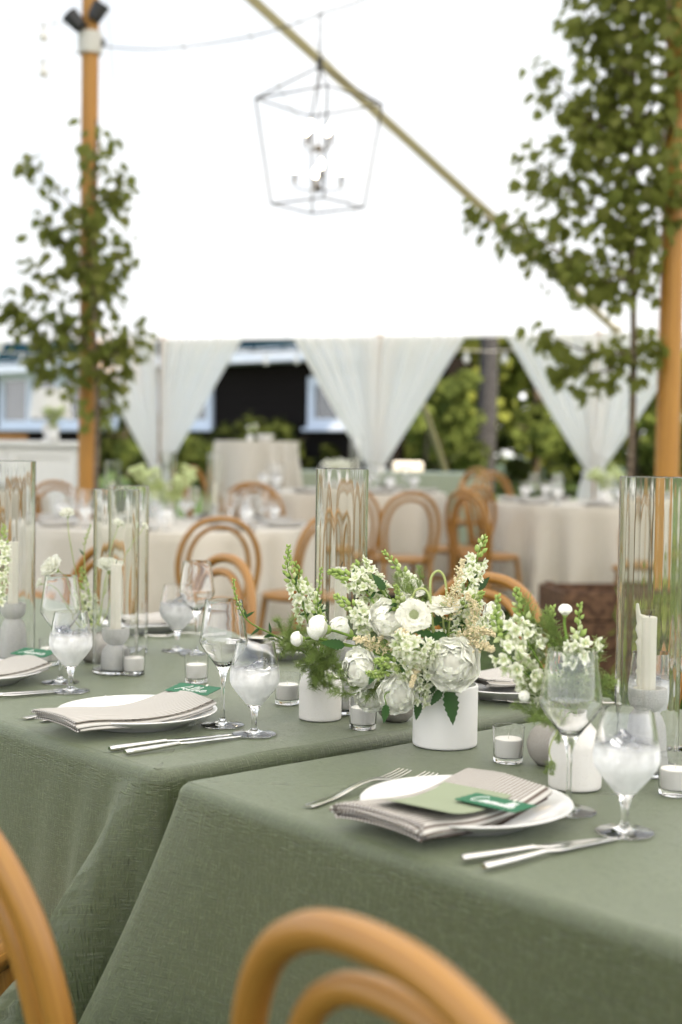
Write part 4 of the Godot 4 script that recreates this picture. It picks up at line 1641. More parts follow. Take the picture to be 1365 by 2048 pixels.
func name_card(label: String, word: String, xf: Transform3D) -> void:
	var o := thing("name_card", label, "place card", Vector3.ZERO, 0.0, "green name cards with wavy edges")
	o.transform = xf
	var a := Acc.new()
	var w := 0.092
	var d := 0.047
	var rim := []
	for k in 120:   # walk round the rectangle with a scalloped edge
		var f := k / 120.0 * 4.0
		var s := f - int(f)
		var base: Vector2 = [Vector2(-1 + 2 * s, -1), Vector2(1, -1 + 2 * s), Vector2(1 - 2 * s, 1), Vector2(-1, 1 - 2 * s)][int(f)]
		var nn: Vector2 = [Vector2(0, -1), Vector2(1, 0), Vector2(0, 1), Vector2(-1, 0)][int(f)]
		var waves := 7.0 if int(f) % 2 == 0 else 4.0
		rim.append(Vector2(base.x * w / 2, base.y * d / 2) + nn * (0.0016 * absf(sin(PI * s * waves)) - 0.001))
	for y in [-0.0004, 0.0004]:
		var c := a.vert(Vector3(0, y, 0), Vector3.UP * signf(y))
		var first := a.v.size()
		for q in rim:
			a.vert(Vector3(q.x, y, q.y), Vector3.UP * signf(y))
		for k in 120:
			a.tri(c, first + k, first + (k + 1) % 120)
	var side := PackedVector3Array()
	for q in rim:
		for y in [-0.0004, 0.0004]:
			side.append(Vector3(q.x, y, q.y))
	a.grid(side, 120, 2, true, false)
	part("card", a.mesh(M.green_paper), o)
	part("lettering", write_line(word, 0.066, 0.026, Vector3(0, 0.0008, 0.002)), o)
	a = Acc.new()
	a.box(Vector3(0.014, 0.0012, -d / 2 + 0.001), Vector3(0.0035, 0.002, 0.008), Basis(Vector3.UP, 0.3), 0.0006)
	part("clip", a.mesh(M.pearl), o)


# ---------------------------------------------------------------- flowers

# a spoon-shaped petal from the origin along +y, hollow side towards +z
func petal_mesh(long: float, wide: float, cup: float, curl: float, ruffle: float, mat: Material, seed: int, notch := 0.0) -> Mesh:
	rng.seed = seed
	var nu := 7
	var nv := 7
	var p := PackedVector3Array()
	var ph := rnd(0, 6)
	for i in nu:
		var a := lerpf(-1.0, 1.0, i / (nu - 1.0))
		for j in nv:
			var b := j / (nv - 1.0)
			var w := wide * 0.5 * (0.30 + 0.70 * sin(PI * pow(b, 0.75) * 0.62) / 0.93) * sqrt(maxf(0.0, 1.0 - pow(maxf(b - 0.62, 0.0) / 0.40, 2.0)) + 0.02)
			var y := long * b * (1.0 - 0.10 * a * a * b) - long * notch * exp(-a * a * 14.0) * b * b
			var z := cup * wide * (a * a * 0.55 * (1.0 - 0.3 * b) + 0.9 * sin(PI * 0.5 * b) * b * 0.5) - curl * long * b * b * b
			z += ruffle * long * sin(a * 5.0 + ph + b * 2.0) * b * b + ruffle * 0.5 * long * sin(a * 11.0 + ph * 2.0) * b * b
			p.append(Vector3(a * w, y, z))
	var m := Acc.new()
	m.grid(p, nu, nv)
	return m.mesh(mat)

var petals := {}

func shell_petal(tip: float, base: float, half: float, flare: float, ruffle: float, seed: int) -> Mesh:
	rng.seed = seed
	var nu := 11
	var nv := 9
	var p := PackedVector3Array()
	var ph := rnd(0, 6)
	for i in nu:
		var a := lerpf(-1.0, 1.0, i / (nu - 1.0))
		for j in nv:
			var b := j / (nv - 1.0)
			var w := half * a * (0.45 + 0.55 * sin(PI * 0.5 * minf(1.0, b * 1.5)))
			var top := tip + (0.34 + 0.06 * sin(ph)) * a * a * a * a + 0.10 * a * a + ruffle * 1.5 * sin(a * 4.0 + ph)
			var e := lerpf(base, top, b)
			var r := 1.0 + flare * b * b * b + ruffle * sin(a * 6.0 + ph + 2.0 * b) * b * b - 0.05 * a * a
			p.append(Vector3(sin(e) * sin(w), cos(e) * 0.92, sin(e) * cos(w)) * r)
	var m := Acc.new()
	m.grid(p, nu, nv)
	return m.mesh(M.shell_petal)

func make_petals() -> void:
	for k in 4:
		petals["tight%d" % k] = petal_mesh(1.0, 1.25, 0.55, -0.22, 0.012, M.shell_petal, 900 + k)
		petals["mid%d" % k] = petal_mesh(1.0, 1.35, 0.45, -0.05, 0.02, M.shell_petal, 910 + k)
		petals["open%d" % k] = petal_mesh(1.0, 1.35, 0.28, 0.10, 0.04, M.shell_petal, 920 + k, 0.05)
		petals["frill%d" % k] = petal_mesh(1.0, 0.95, 0.10, 0.10, 0.09, M.cream_petal, 930 + k, 0.12)
		petals["white_frill%d" % k] = petal_mesh(1.0, 0.8, 0.12, 0.05, 0.10, M.petal, 940 + k, 0.16)
	# petals that follow a sphere round the y axis; step 0 closes over the top, step 7 opens wide
	for step in 8:
		for k in 3:
			petals["shell%d_%d" % [step, k]] = shell_petal(deg_to_rad(lerpf(8.0, 78.0, step / 7.0)), deg_to_rad(lerpf(95.0, 150.0, step / 7.0)), lerpf(0.85, 0.62, step / 7.0), lerpf(-0.02, 0.16, pow(step / 7.0, 2.0)), lerpf(0.012, 0.05, step / 7.0), 1500 + step * 3 + k)
	# larkspur floret: five petals round +y with a little spur behind
	for k in 3:
		rng.seed = 950 + k
		var a := Acc.new()
		a.coloured = true
		for q in 5:
			var w := TAU * q / 5.0 + rnd(-0.15, 0.15)
			var bs := Basis(Vector3.UP, w) * Basis(Vector3.RIGHT, rnd(0.75, 1.15))
			var nu := 5
			var nv := 4
			var p := PackedVector3Array()
			for i in nu:
				var s := lerpf(-1, 1, i / (nu - 1.0))
				for j in nv:
					var b := j / (nv - 1.0)
					var wd := 0.34 * sin(PI * clampf(0.16 + 0.74 * b, 0, 1)) + 0.03
					p.append(bs * Vector3(s * wd, b * 1.0 - 0.12 * s * s * b, 0.22 * s * s * 0.6 + 0.22 * b * b - 0.12 * b + rnd(-0.03, 0.03)))
			var from := a.v.size()
			a.grid(p, nu, nv)
			for i in range(from, a.c.size()):
				var r := (a.v[i]).length()
				a.c[i] = Color(0.50, 0.62, 0.26).lerp(Color(0.97, 0.975, 0.90), smoothstep(0.10, 0.72, r))
		a.tint = Color(0.95, 0.93, 0.72)
		for q in 4:
			a.ball(Vector3(rnd(-0.12, 0.12), rnd(0.10, 0.28), rnd(-0.12, 0.12)), Vector3.ONE * 0.08, 6, 4)
		a.tint = Color(0.62, 0.70, 0.42)
		a.tube(smooth([Vector3(0, 0.05, 0), Vector3(0.1, -0.4, 0.05), Vector3(0.32, -0.75, 0.12)], 3), taper(7, 0.13, 0.035), 6)
		petals["floret%d" % k] = a.mesh(M.floret)
	for k in 2:
		var a := Acc.new()
		var p := PackedVector3Array()
		for i in 8:
			var w := TAU * i / 8.0
			for j in 7:
				var b := j / 6.0
				var r := 0.30 * sin(PI * pow(clampf(b, 0.0, 1.0), 0.8)) * (1.0 + 0.12 * sin(w * 3.0)) + 0.02
				p.append(Vector3(cos(w) * r, b, sin(w) * r))
		a.grid(p, 8, 7, true, true)
		petals["bud%d" % k] = a.mesh(M.bud if k == 0 else M.pale_bud)
	# feathery foliage: a bent thread with thinner threads along it
	for k in 4:
		rng.seed = 970 + k
		var a := Acc.new()
		var path := smooth([Vector3.ZERO, Vector3(rnd(-0.1, 0.1), 0.5, rnd(-0.1, 0.1)), Vector3(rnd(-0.3, 0.3), 1.0, rnd(-0.3, 0.3))], 7)
		a.tube(path, taper(path.size(), 0.018, 0.008), 5)
		for q in range(2, path.size()):
			for e in 8:
				var d := rdir()
				d.y = absf(d.y) * 0.8 + 0.2
				d = d.normalized() * rnd(0.2, 0.42) * (1.15 - 0.6 * q / path.size())
				var bend := rdir() * 0.06
				var c := path[q]
				a.tube(PackedVector3Array([c, c + d * 0.5 + bend, c + d]), taper(3, 0.0105, 0.005), 3, false)
				if e % 2 == 0:
					var d2 := (d.normalized() + rdir() * 0.7) * d.length() * 0.6
					a.tube(PackedVector3Array([c + d * 0.45 + bend, c + d * 0.45 + bend + d2]), taper(2, 0.009, 0.0045), 3, false)
		petals["frond%d" % k] = a.mesh(M.frond)
	# saw-edged leaf along +y
	var a := Acc.new()
	var mid := []
	for j in 15:
		var b := j / 14.0
		var w := 0.20 * sin(PI * pow(b, 0.7)) * (1.0 + (0.16 if j % 2 == 0 else -0.1))
		for s in [-1.0, 0.0, 1.0]:
			a.vert(Vector3(s * w, b, -0.25 * b * b + 0.35 * absf(s) * w), Vector3(-s * 0.3, 0.2, 1).normalized())
	for j in 14:
		for s in 2:
			var i := j * 3 + s
			a.tri(i, i + 1, i + 3)
			a.tri(i + 1, i + 4, i + 3)
	petals["saw_leaf"] = a.mesh(M.dark_leaf)

func stem_path(from: Vector3, to: Vector3, dir: Vector3, bend: float) -> PackedVector3Array:
	var l := from.distance_to(to)
	return smooth([from - Vector3.UP * 0.03, from, from.lerp(to, 0.45) + Vector3.UP * l * bend, to - dir * l * 0.12, to], 6)

# full round bloom of many petals, turned towards dir
func ranunculus(label: String, root: Vector3, centre: Vector3, dir: Vector3, size: float, seed: int, rings := 8, openness := 1.0, category := "flower", group := "full white blooms of the centrepiece") -> Node3D:
	var o := thing("white_bloom", label, category, root, 0.0, group)
	var d := dir.normalized()
	var c := centre - root
	var back := c - d * size * 0.22
	var path := stem_path(Vector3.ZERO, back, d, 0.08)
	var a := Acc.new()
	a.tube(path, taper(path.size(), 0.0024, 0.0021), 8)
	part("stem", a.mesh(M.stem), o)
	a = Acc.new()
	a.ball(back + d * size * 0.03, Vector3.ONE * size * 0.14, 10, 6)
	part("calyx", a.mesh(M.bud), o)
	rng.seed = seed
	var bs := facing(d, rnd(0, TAU))
	var mid := back + d * size * 0.30
	a = Acc.new()
	a.ball(mid - d * size * 0.04, Vector3.ONE * size * 0.262, 16, 10)
	part("heart", a.mesh(M.cream_petal), o)
	# nested bowls of petals at the middle, then loose ruffled ones that open outwards
	var inner := 4
	for k in rings:
		if k < inner:
			var n := 4 + k
			var r := size * (0.268 + 0.024 * k)
			for q in n:
				var w := TAU * (q + 0.5 * (k % 2)) / n + rnd(-0.25, 0.25)
				var pb := bs * Basis(Vector3.UP, w) * Basis(Vector3.RIGHT, rnd(-0.12, 0.12))
				part("petal", petals["shell%d_%d" % [clampi(int(k * 1.15 * minf(openness, 1.0)), 0, 7), rng.randi() % 3]], o, Transform3D(pb.scaled_local(Vector3.ONE * r * rnd(0.98, 1.03)), mid - d * size * 0.05))
		else:
			var f := float(k - inner + 1) / maxf(rings - inner, 1)
			var n := 6 + int(f * 2.0)
			for q in n:
				var w := TAU * (q + 0.5 * (k % 2)) / n + rnd(-0.2, 0.2)
				var tilt := lerpf(0.30, 0.98, f) * openness + rnd(-0.1, 0.12)
				var pb := Basis(Vector3.UP, w) * Basis(Vector3.RIGHT, tilt) * Basis(Vector3.UP, PI)
				var base := Basis(Vector3.UP, w) * Vector3(0, -size * (0.17 + 0.05 * f), size * lerpf(0.17, 0.12, f))
				var long := size * lerpf(0.37, 0.42, f) * rnd(0.92, 1.1)
				part("petal", petals["%s%d" % ["mid" if f < 0.6 else "open", rng.randi() % 4]], o, Transform3D((bs * pb).scaled_local(Vector3(long * rnd(0.95, 1.15), long, long)), mid + bs * base))
	return o

# larkspur: florets below, buds towards the tip
func larkspur(label: String, root: Vector3, pts: Array, seed: int, first: float, buds_from: float, floret := 0.0105, dense := 1.0, pale := false, thick := 0.0019) -> Node3D:
	var o := thing("larkspur", label, "flower", root, 0.0, "larkspur spires on the table")
	rng.seed = seed
	var list := []
	for q in pts:
		list.append(q - root)
	var path := smooth(list, 10)
	var m := path.size()
	var a := Acc.new()
	a.tube(path, taper(m, thick, thick * 0.45), 7)
	part("stem", a.mesh(M.stem if not pale else M.pale_stem), o)
	var run := 0.0
	for k in range(1, m):
		run += path[k].distance_to(path[k - 1])
	var count := int(run * (1.0 - first) / 0.0045 * dense)
	for k in count:
		var f := lerpf(first, 1.0, (k + rng.randf() * 0.5) / count)
		var i := clampi(int(f * (m - 1)), 1, m - 2)
		var along := (path[i + 1] - path[i - 1]).normalized()
		var c := path[i].lerp(path[i + 1], f * (m - 1) - int(f * (m - 1)))
		var w := k * 2.4 + rnd(-0.3, 0.3)
		var side := facing(along, w) * Vector3.RIGHT
		if f < buds_from:
			var out := floret * rnd(0.85, 1.35)
			var tip := c + side * out + along * 0.002
			var look := (side + along * 0.25 + rdir() * 0.3).normalized()
			part("floret", petals["floret%d" % (rng.randi() % 3)], o, Transform3D(facing(look, rnd(0, TAU)).scaled_local(Vector3.ONE * floret * rnd(0.85, 1.15)), tip))
		else:
			var g := (f - buds_from) / maxf(1.0 - buds_from, 0.01)
			var long := lerpf(0.0125, 0.0055, g) * rnd(0.85, 1.15) * floret / 0.0105
			var look := (side * lerpf(0.9, 0.45, g) + along).normalized()
			part("bud", petals["bud%d" % (1 if rng.randf() < 0.45 * (1.0 - g) else 0)], o, Transform3D(facing(look, rnd(0, TAU)).scaled_local(Vector3(0.95, 1.0, 0.95) * long), c + side * lerpf(0.005, 0.001, g)))
	# narrow bracts
	for k in int(6 * dense):
		var f := rnd(first * 0.6, 0.7)
		var i := clampi(int(f * (m - 1)), 1, m - 2)
		var look := (rdir() + Vector3.UP * 0.6).normalized()
		part("bract", petals["saw_leaf"], o, Transform3D(facing(look).scaled_local(Vector3(0.012, 0.02, 0.02)), path[i]))
	return o

func scabiosa(label: String, root: Vector3, centre: Vector3, dir: Vector3, size: float, seed: int) -> Node3D:
	var o := thing("scabiosa", label, "flower", root, 0.0, "scabiosa blooms of the centrepiece")
	rng.seed = seed
	var d := dir.normalized()
	var c := centre - root
	var path := stem_path(Vector3.ZERO, c - d * 0.004, d, 0.12)
	var a := Acc.new()
	a.tube(path, taper(path.size(), 0.0018, 0.0015), 7)
	part("stem", a.mesh(M.pale_stem), o)
	var bs := facing(d, rnd(0, 6))
	for k in 3:
		var n: int = [10, 9, 9][k]
		for q in n:
			var w := TAU * (q + 0.5 * k) / n + rnd(-0.1, 0.1)
			var pb := Basis(Vector3.UP, w) * Basis(Vector3.RIGHT, [1.35, 1.05, 0.75][k] + rnd(-0.2, 0.2)) * Basis(Vector3.UP, PI)
			var base := Basis(Vector3.UP, w) * Vector3(0, 0.001 * k, size * 0.12)
			var long: float = size * [0.42, 0.33, 0.2][k] * rnd(0.8, 1.15)
			part("petal", petals["frill%d" % (rng.randi() % 4)], o, Transform3D((bs * pb).scaled_local(Vector3.ONE * long), c + bs * base))
	a = Acc.new()
	for k in 90:
		var e := acos(1.0 - 0.85 * (k + 0.5) / 90.0)
		var w := k * 2.39996
		var nn := Vector3(sin(e) * cos(w), cos(e), sin(e) * sin(w))
		a.ball(c + bs * (Vector3(nn.x, nn.y * 0.7 - 0.1, nn.z) * size * 0.17), Vector3.ONE * size * 0.018, 6, 4)
	a.ball(c + bs * Vector3(0, -size * 0.03, 0), Vector3(size * 0.158, size * 0.11, size * 0.158), 12, 8, bs)
	part("flower_centre", a.mesh(M.disc), o)
	return o

func astilbe(label: String, root: Vector3, pts: Array, width: float, seed: int) -> Node3D:
	var o := thing("astilbe", label, "flower", root, 0.0, "cream astilbe plumes of the centrepiece")
	rng.seed = seed
	var list := []
	for q in pts:
		list.append(q - root)
	var path := smooth(list, 10)
	var m := path.size()
	var a := Acc.new()
	a.tube(path, taper(m, 0.0013, 0.0005), 6)
	var grains := []
	for k in range(int(m * 0.35), m):
		var g := float(k - m * 0.35) / (m * 0.65)
		var along := (path[mini(k + 1, m - 1)] - path[k - 1]).normalized()
		for q in 3:
			var side := facing(along, rnd(0, TAU)) * Vector3.RIGHT
			var l := width * (1.0 - 0.85 * g) * rnd(0.5, 1.1)
			var e := path[k] + (side + along * 0.7).normalized() * l
			a.tube(PackedVector3Array([path[k], e]), taper(2, 0.0005, 0.0003), 4, false)
			for z in 9:
				var c := path[k].lerp(e, rnd(0.25, 1.05)) + rdir() * 0.0016
				grains.append(Transform3D(Basis.from_euler(rdir() * 3.0).scaled_local(Vector3.ONE * rnd(0.0008, 0.0015)), c))
	part("stem", a.mesh(M.pale_stem), o)
	var b := Acc.new()
	b.ball(Vector3.ZERO, Vector3(1, 1.3, 0.9), 6, 4)
	scatter("plume", b.mesh(M.astilbe), o, grains)
	return o

func fronds(label: String, root: Vector3, tips: Array, size: float, seed: int, group := "feathery green fronds in the vases") -> Node3D:
	var o := thing("feathery_greenery", label, "foliage", root, 0.0, group)
	rng.seed = seed
	var a := Acc.new()
	for q in tips:
		var c: Vector3 = q - root
		var path := stem_path(Vector3.ZERO, c, (c + Vector3.UP * 0.01).normalized(), 0.15)
		a.tube(path, taper(path.size(), 0.0011, 0.0007), 5)
		for e in 2:
			var i := path.size() - 2 - e * 7
			var dirn := (path[i + 1] - path[i]).normalized()
			part("frond", petals["frond%d" % (rng.randi() % 4)], o, Transform3D(facing(dirn + rdir() * 0.35, rnd(0, TAU)).scaled_local(Vector3.ONE * size * rnd(0.8, 1.2)), path[i] - dirn * size * 0.35))
	part("stem", a.mesh(M.stem), o)
	return o

func leafy_stem(label: String, root: Vector3, leaves: Array) -> Node3D:   # leaves: [base, direction, length]
	var o := thing("leafy_sprig", label, "foliage", root, 0.0, "dark saw-edged leaves of the centrepiece")
	var a := Acc.new()
	for q in leaves:
		var c: Vector3 = q[0] - root
		var path := stem_path(Vector3.ZERO, c, q[1].normalized(), 0.1)
		a.tube(path, 0.0011, 5)
		var d: Vector3 = q[1].normalized()
		var x := d.cross(Vector3(0.1, 0.3, 1)).normalized()
		part("leaf", petals["saw_leaf"], o, Transform3D(Basis(x, d, x.cross(d)).scaled_local(Vector3.ONE * q[2]), c))
	part("stem", a.mesh(M.stem), o)
	return o

func closed_bloom(label: String, root: Vector3, centre: Vector3, dir: Vector3, size: float, seed: int) -> Node3D:   # half open cup seen from its side
	var o := ranunculus(label, root, centre, dir, size, seed, 4, 0.25)
	return o

func cosmos(label: String, root: Vector3, pts: Array, dir: Vector3, size: float, seed: int) -> Node3D:
	var o := thing("cosmos", label, "flower", root, 0.0, "frilled white blooms in the slender vase")
	rng.seed = seed
	var list := []
	for q in pts:
		list.append(q - root)
	var path := smooth(list, 8)
	var a := Acc.new()
	a.tube(path, taper(path.size(), 0.0014, 0.0011), 6)
	part("stem", a.mesh(M.pale_stem), o)
	var d := dir.normalized()
	var c := path[-1]
	a = Acc.new()
	a.ball(c, Vector3(0.1, 0.14, 0.1) * size, 10, 6, facing(d))
	part("calyx", a.mesh(M.bud), o)
	var bs := facing(d, rnd(0, 6))
	for k in 3:
		for q in 9 - k:
			var w := TAU * (q + 0.4 * k) / (9 - k) + rnd(-0.15, 0.15)
			var pb := Basis(Vector3.UP, w) * Basis(Vector3.RIGHT, lerpf(1.15, 0.25, k / 2.0) + rnd(-0.15, 0.15)) * Basis(Vector3.UP, PI)
			part("petal", petals["white_frill%d" % (rng.randi() % 4)], o, Transform3D((bs * pb).scaled_local(Vector3.ONE * size * lerpf(0.52, 0.36, k / 2.0) * rnd(0.9, 1.1)), c + bs * (Basis(Vector3.UP, w) * Vector3(0, size * 0.06, size * 0.05))))
	return o


# ---------------------------------------------------------------- things farther back

func make_lantern() -> void:
	var o := thing("lantern_pendant", "open black iron lantern with lit candle bulbs hanging under the tent", "pendant lantern", Vector3(-0.165, 2.69, -8.5), 0.14)
	var top := []
	var low := []
	for k in 4:
		var w := TAU * k / 4.0
		top.append(Vector3(cos(w) * 0.378, 0.61, sin(w) * 0.378))
		low.append(Vector3(cos(w) * 0.278, 0.0, sin(w) * 0.278))
	var apex := Vector3(0, 0.815, 0)
	for k in 4:
		for e in [["top_bar", top[k], top[(k + 1) % 4]], ["bottom_bar", low[k], low[(k + 1) % 4]], ["upright", low[k], top[k]], ["roof_bar", top[k], apex]]:
			var a := Acc.new()
			a.tube(PackedVector3Array([e[1], e[2]]), 0.0056, 4)
			part(e[0], a.mesh(M.iron), o)
	var a := Acc.new()
	a.tube(PackedVector3Array([apex - Vector3.UP * 0.02, apex + Vector3.UP * 0.05]), 0.018, 10)
	part("cap", a.mesh(M.iron), o)
	for k in 7:
		a = Acc.new()
		var ring := PackedVector3Array()
		for q in 14:
			var w := TAU * q / 14.0
			var p := Vector3(cos(w) * 0.012, sin(w) * 0.024, 0)
			ring.append(Vector3(0, 0.885 + 0.038 * k, 0) + (p if k % 2 == 0 else Vector3(0, p.y, p.x)))
		a.tube(ring, 0.003, 5, false, true)
		part("chain_link", a.mesh(M.iron), o)
	a = Acc.new()
	a.tube(PackedVector3Array([apex, Vector3(0, 0.10, 0)]), 0.004, 6)
	part("rod", a.mesh(M.iron), o)
	for t in [[0.335, 0.088, 0.10, PI / 4 - 0.1, 0.010], [0.10, 0.14, 0.10, 0.0, 0.010]]:
		a = Acc.new()
		a.ball(Vector3(0, t[0], 0), Vector3.ONE * 0.022, 10, 8)
		part("hub", a.mesh(M.iron), o)
		for k in 4:
			var w: float = t[3] + TAU * k / 4.0
			var d := Vector3(cos(w), 0, sin(w))
			a = Acc.new()
			a.tube(smooth([Vector3(0, t[0], 0), d * t[1] * 0.5 + Vector3.UP * (t[0] - 0.012), d * t[1] + Vector3.UP * (t[0] + 0.01), d * t[1] + Vector3.UP * (t[0] + 0.035)], 5), 0.004, 6)
			part("arm", a.mesh(M.iron), o)
			a = Acc.new()
			a.lathe([Vector2(0, 0), Vector2(0.014, 0.002), Vector2(0.010, 0.008), Vector2(0.010, 0.055), Vector2(0, 0.057)], 12)
			part("candle_sleeve", a.mesh(M.iron), o, Transform3D(Basis(), d * t[1] + Vector3.UP * (t[0] + 0.03)))
			a = Acc.new()
			a.lathe([Vector2(0, 0), Vector2(0.008, 0.002), Vector2(0.017, 0.018), Vector2(0.018, 0.027), Vector2(0.012, 0.045), Vector2(0.003, 0.062), Vector2(0, 0.063)], 14)
			var at: Vector3 = d * t[1] + Vector3.UP * (t[0] + 0.088)
			part("bulb", a.mesh(M.lit_bulb), o, Transform3D(Basis(), at))
			var l := OmniLight3D.new()
			l.name = "bulb_light"
			l.light_color = Color(1.0, 0.86, 0.66)
			l.light_energy = 0.012
			l.light_size = 0.012
			l.omni_range = 30.0
			l.omni_attenuation = 2.0
			l.shadow_enabled = true
			l.position = at + Vector3.UP * 0.027
			o.add_child(l, true)
	var c := thing("hanging_cable", "thin cable strung between the tall poles, carrying the lantern", "cable")
	a = Acc.new()
	a.tube(smooth([Vector3(-1.66, 3.885, -9.5), Vector3(-1.2, 3.80, -9.24), Vector3(-0.6, 3.775, -8.85), Vector3(-0.165, 3.81, -8.5), Vector3(0.3, 3.95, -8.3), Vector3(1.76, 4.75, -8.0)], 8), 0.0048, 6)
	part("wire", a.mesh(M.cord), c)

func string_light(label: String, pts: Array, gap: float, lit: Array, start: float) -> void:
	var o := thing("string_light", label, "string light", Vector3.ZERO, 0.0)
	var path := smooth(pts, 14)
	var a := Acc.new()
	a.tube(path, 0.004, 5)
	part("cord", a.mesh(M.pale_cord), o)
	var run := 0.0
	var next := start
	var count := 0
	for k in range(1, path.size()):
		run += path[k].distance_to(path[k - 1])
		if run >= next:
			next += gap
			var b := Acc.new()
			b.lathe([Vector2(0, -0.030), Vector2(0.013, -0.030), Vector2(0.013, 0.0), Vector2(0, 0.0)], 10)
			var c := path[k] - Vector3.UP * 0.01
			part("socket", b.mesh(M.pale_cord), o, Transform3D(Basis(), c))
			b = Acc.new()
			b.lathe([Vector2(0, -0.115), Vector2(0.014, -0.111), Vector2(0.028, -0.094), Vector2(0.031, -0.078), Vector2(0.026, -0.058), Vector2(0.013, -0.036), Vector2(0.012, -0.028)], 14)
			var on := count in lit
			var bulb := part("bulb", b.mesh(M.amber_bulb if on else M.bulb), o, Transform3D(Basis(), c))
			if on:
				bulb.set_meta("label", "glowing amber bulb")
				var l := OmniLight3D.new()
				l.name = "bulb_light"
				l.light_color = Color(1.0, 0.7, 0.42)
				l.light_energy = 0.02
				l.light_size = 0.02
				l.omni_range = 20.0
				l.omni_attenuation = 2.0
				l.shadow_enabled = true
				l.position = c - Vector3.UP * 0.078
				o.add_child(l, true)
			count += 1

func make_strings() -> void:
	var pts := []
	var posts := [-0.8, 0.0, 2.57, 4.82, 6.87, 9.1]
	for k in posts.size():
		pts.append(tent(posts[k], -0.10, 2.27))
		if k < posts.size() - 1:
			pts.append(tent((posts[k] + posts[k + 1]) / 2.0, -0.12, 2.19))
	string_light("string of pale globe bulbs along the eave, one glowing amber", pts, 0.345, [7], 0.24)
	string_light("faint string of small bulbs rising to the floodlight pole from the side", [Vector3(-6.5, 4.5, -8.6), Vector3(-4.2, 4.02, -9.0), Vector3(-1.78, 4.02, -9.5)], 0.42, [], 0.3)
	string_light("lower faint string of small bulbs crossing the corner of the tent roof", [Vector3(-6.0, 3.2, -9.5), Vector3(-3.6, 3.52, -9.6), Vector3(-1.76, 3.86, -9.55)], 0.38, [], 0.2)
	# strap from the side pole to the ground
	var o := thing("guy_strap", "tan guy strap running from a side pole down to the lawn", "strap")
	var a := Acc.new()
	var p0 := tent(5.02, -0.02, 2.3)
	var p1 := Vector3(1.38, lawn(0, -16.2), -16.2)
	var half := []
	var path := PackedVector3Array()
	for k in 6:
		path.append(p0.lerp(p1, k / 5.0))
		half.append(Vector2(0.028, 0.004))
	a.bar(path, half, Vector3(1, 0.3, 0), 8)
	part("strap", a.mesh(M.webbing), o)
	a = Acc.new()
	a.tube(PackedVector3Array([p1 - Vector3.UP * 0.2, p1 + Vector3.UP * 0.12]), 0.014, 8)
	part("stake", a.mesh(M.iron), o)

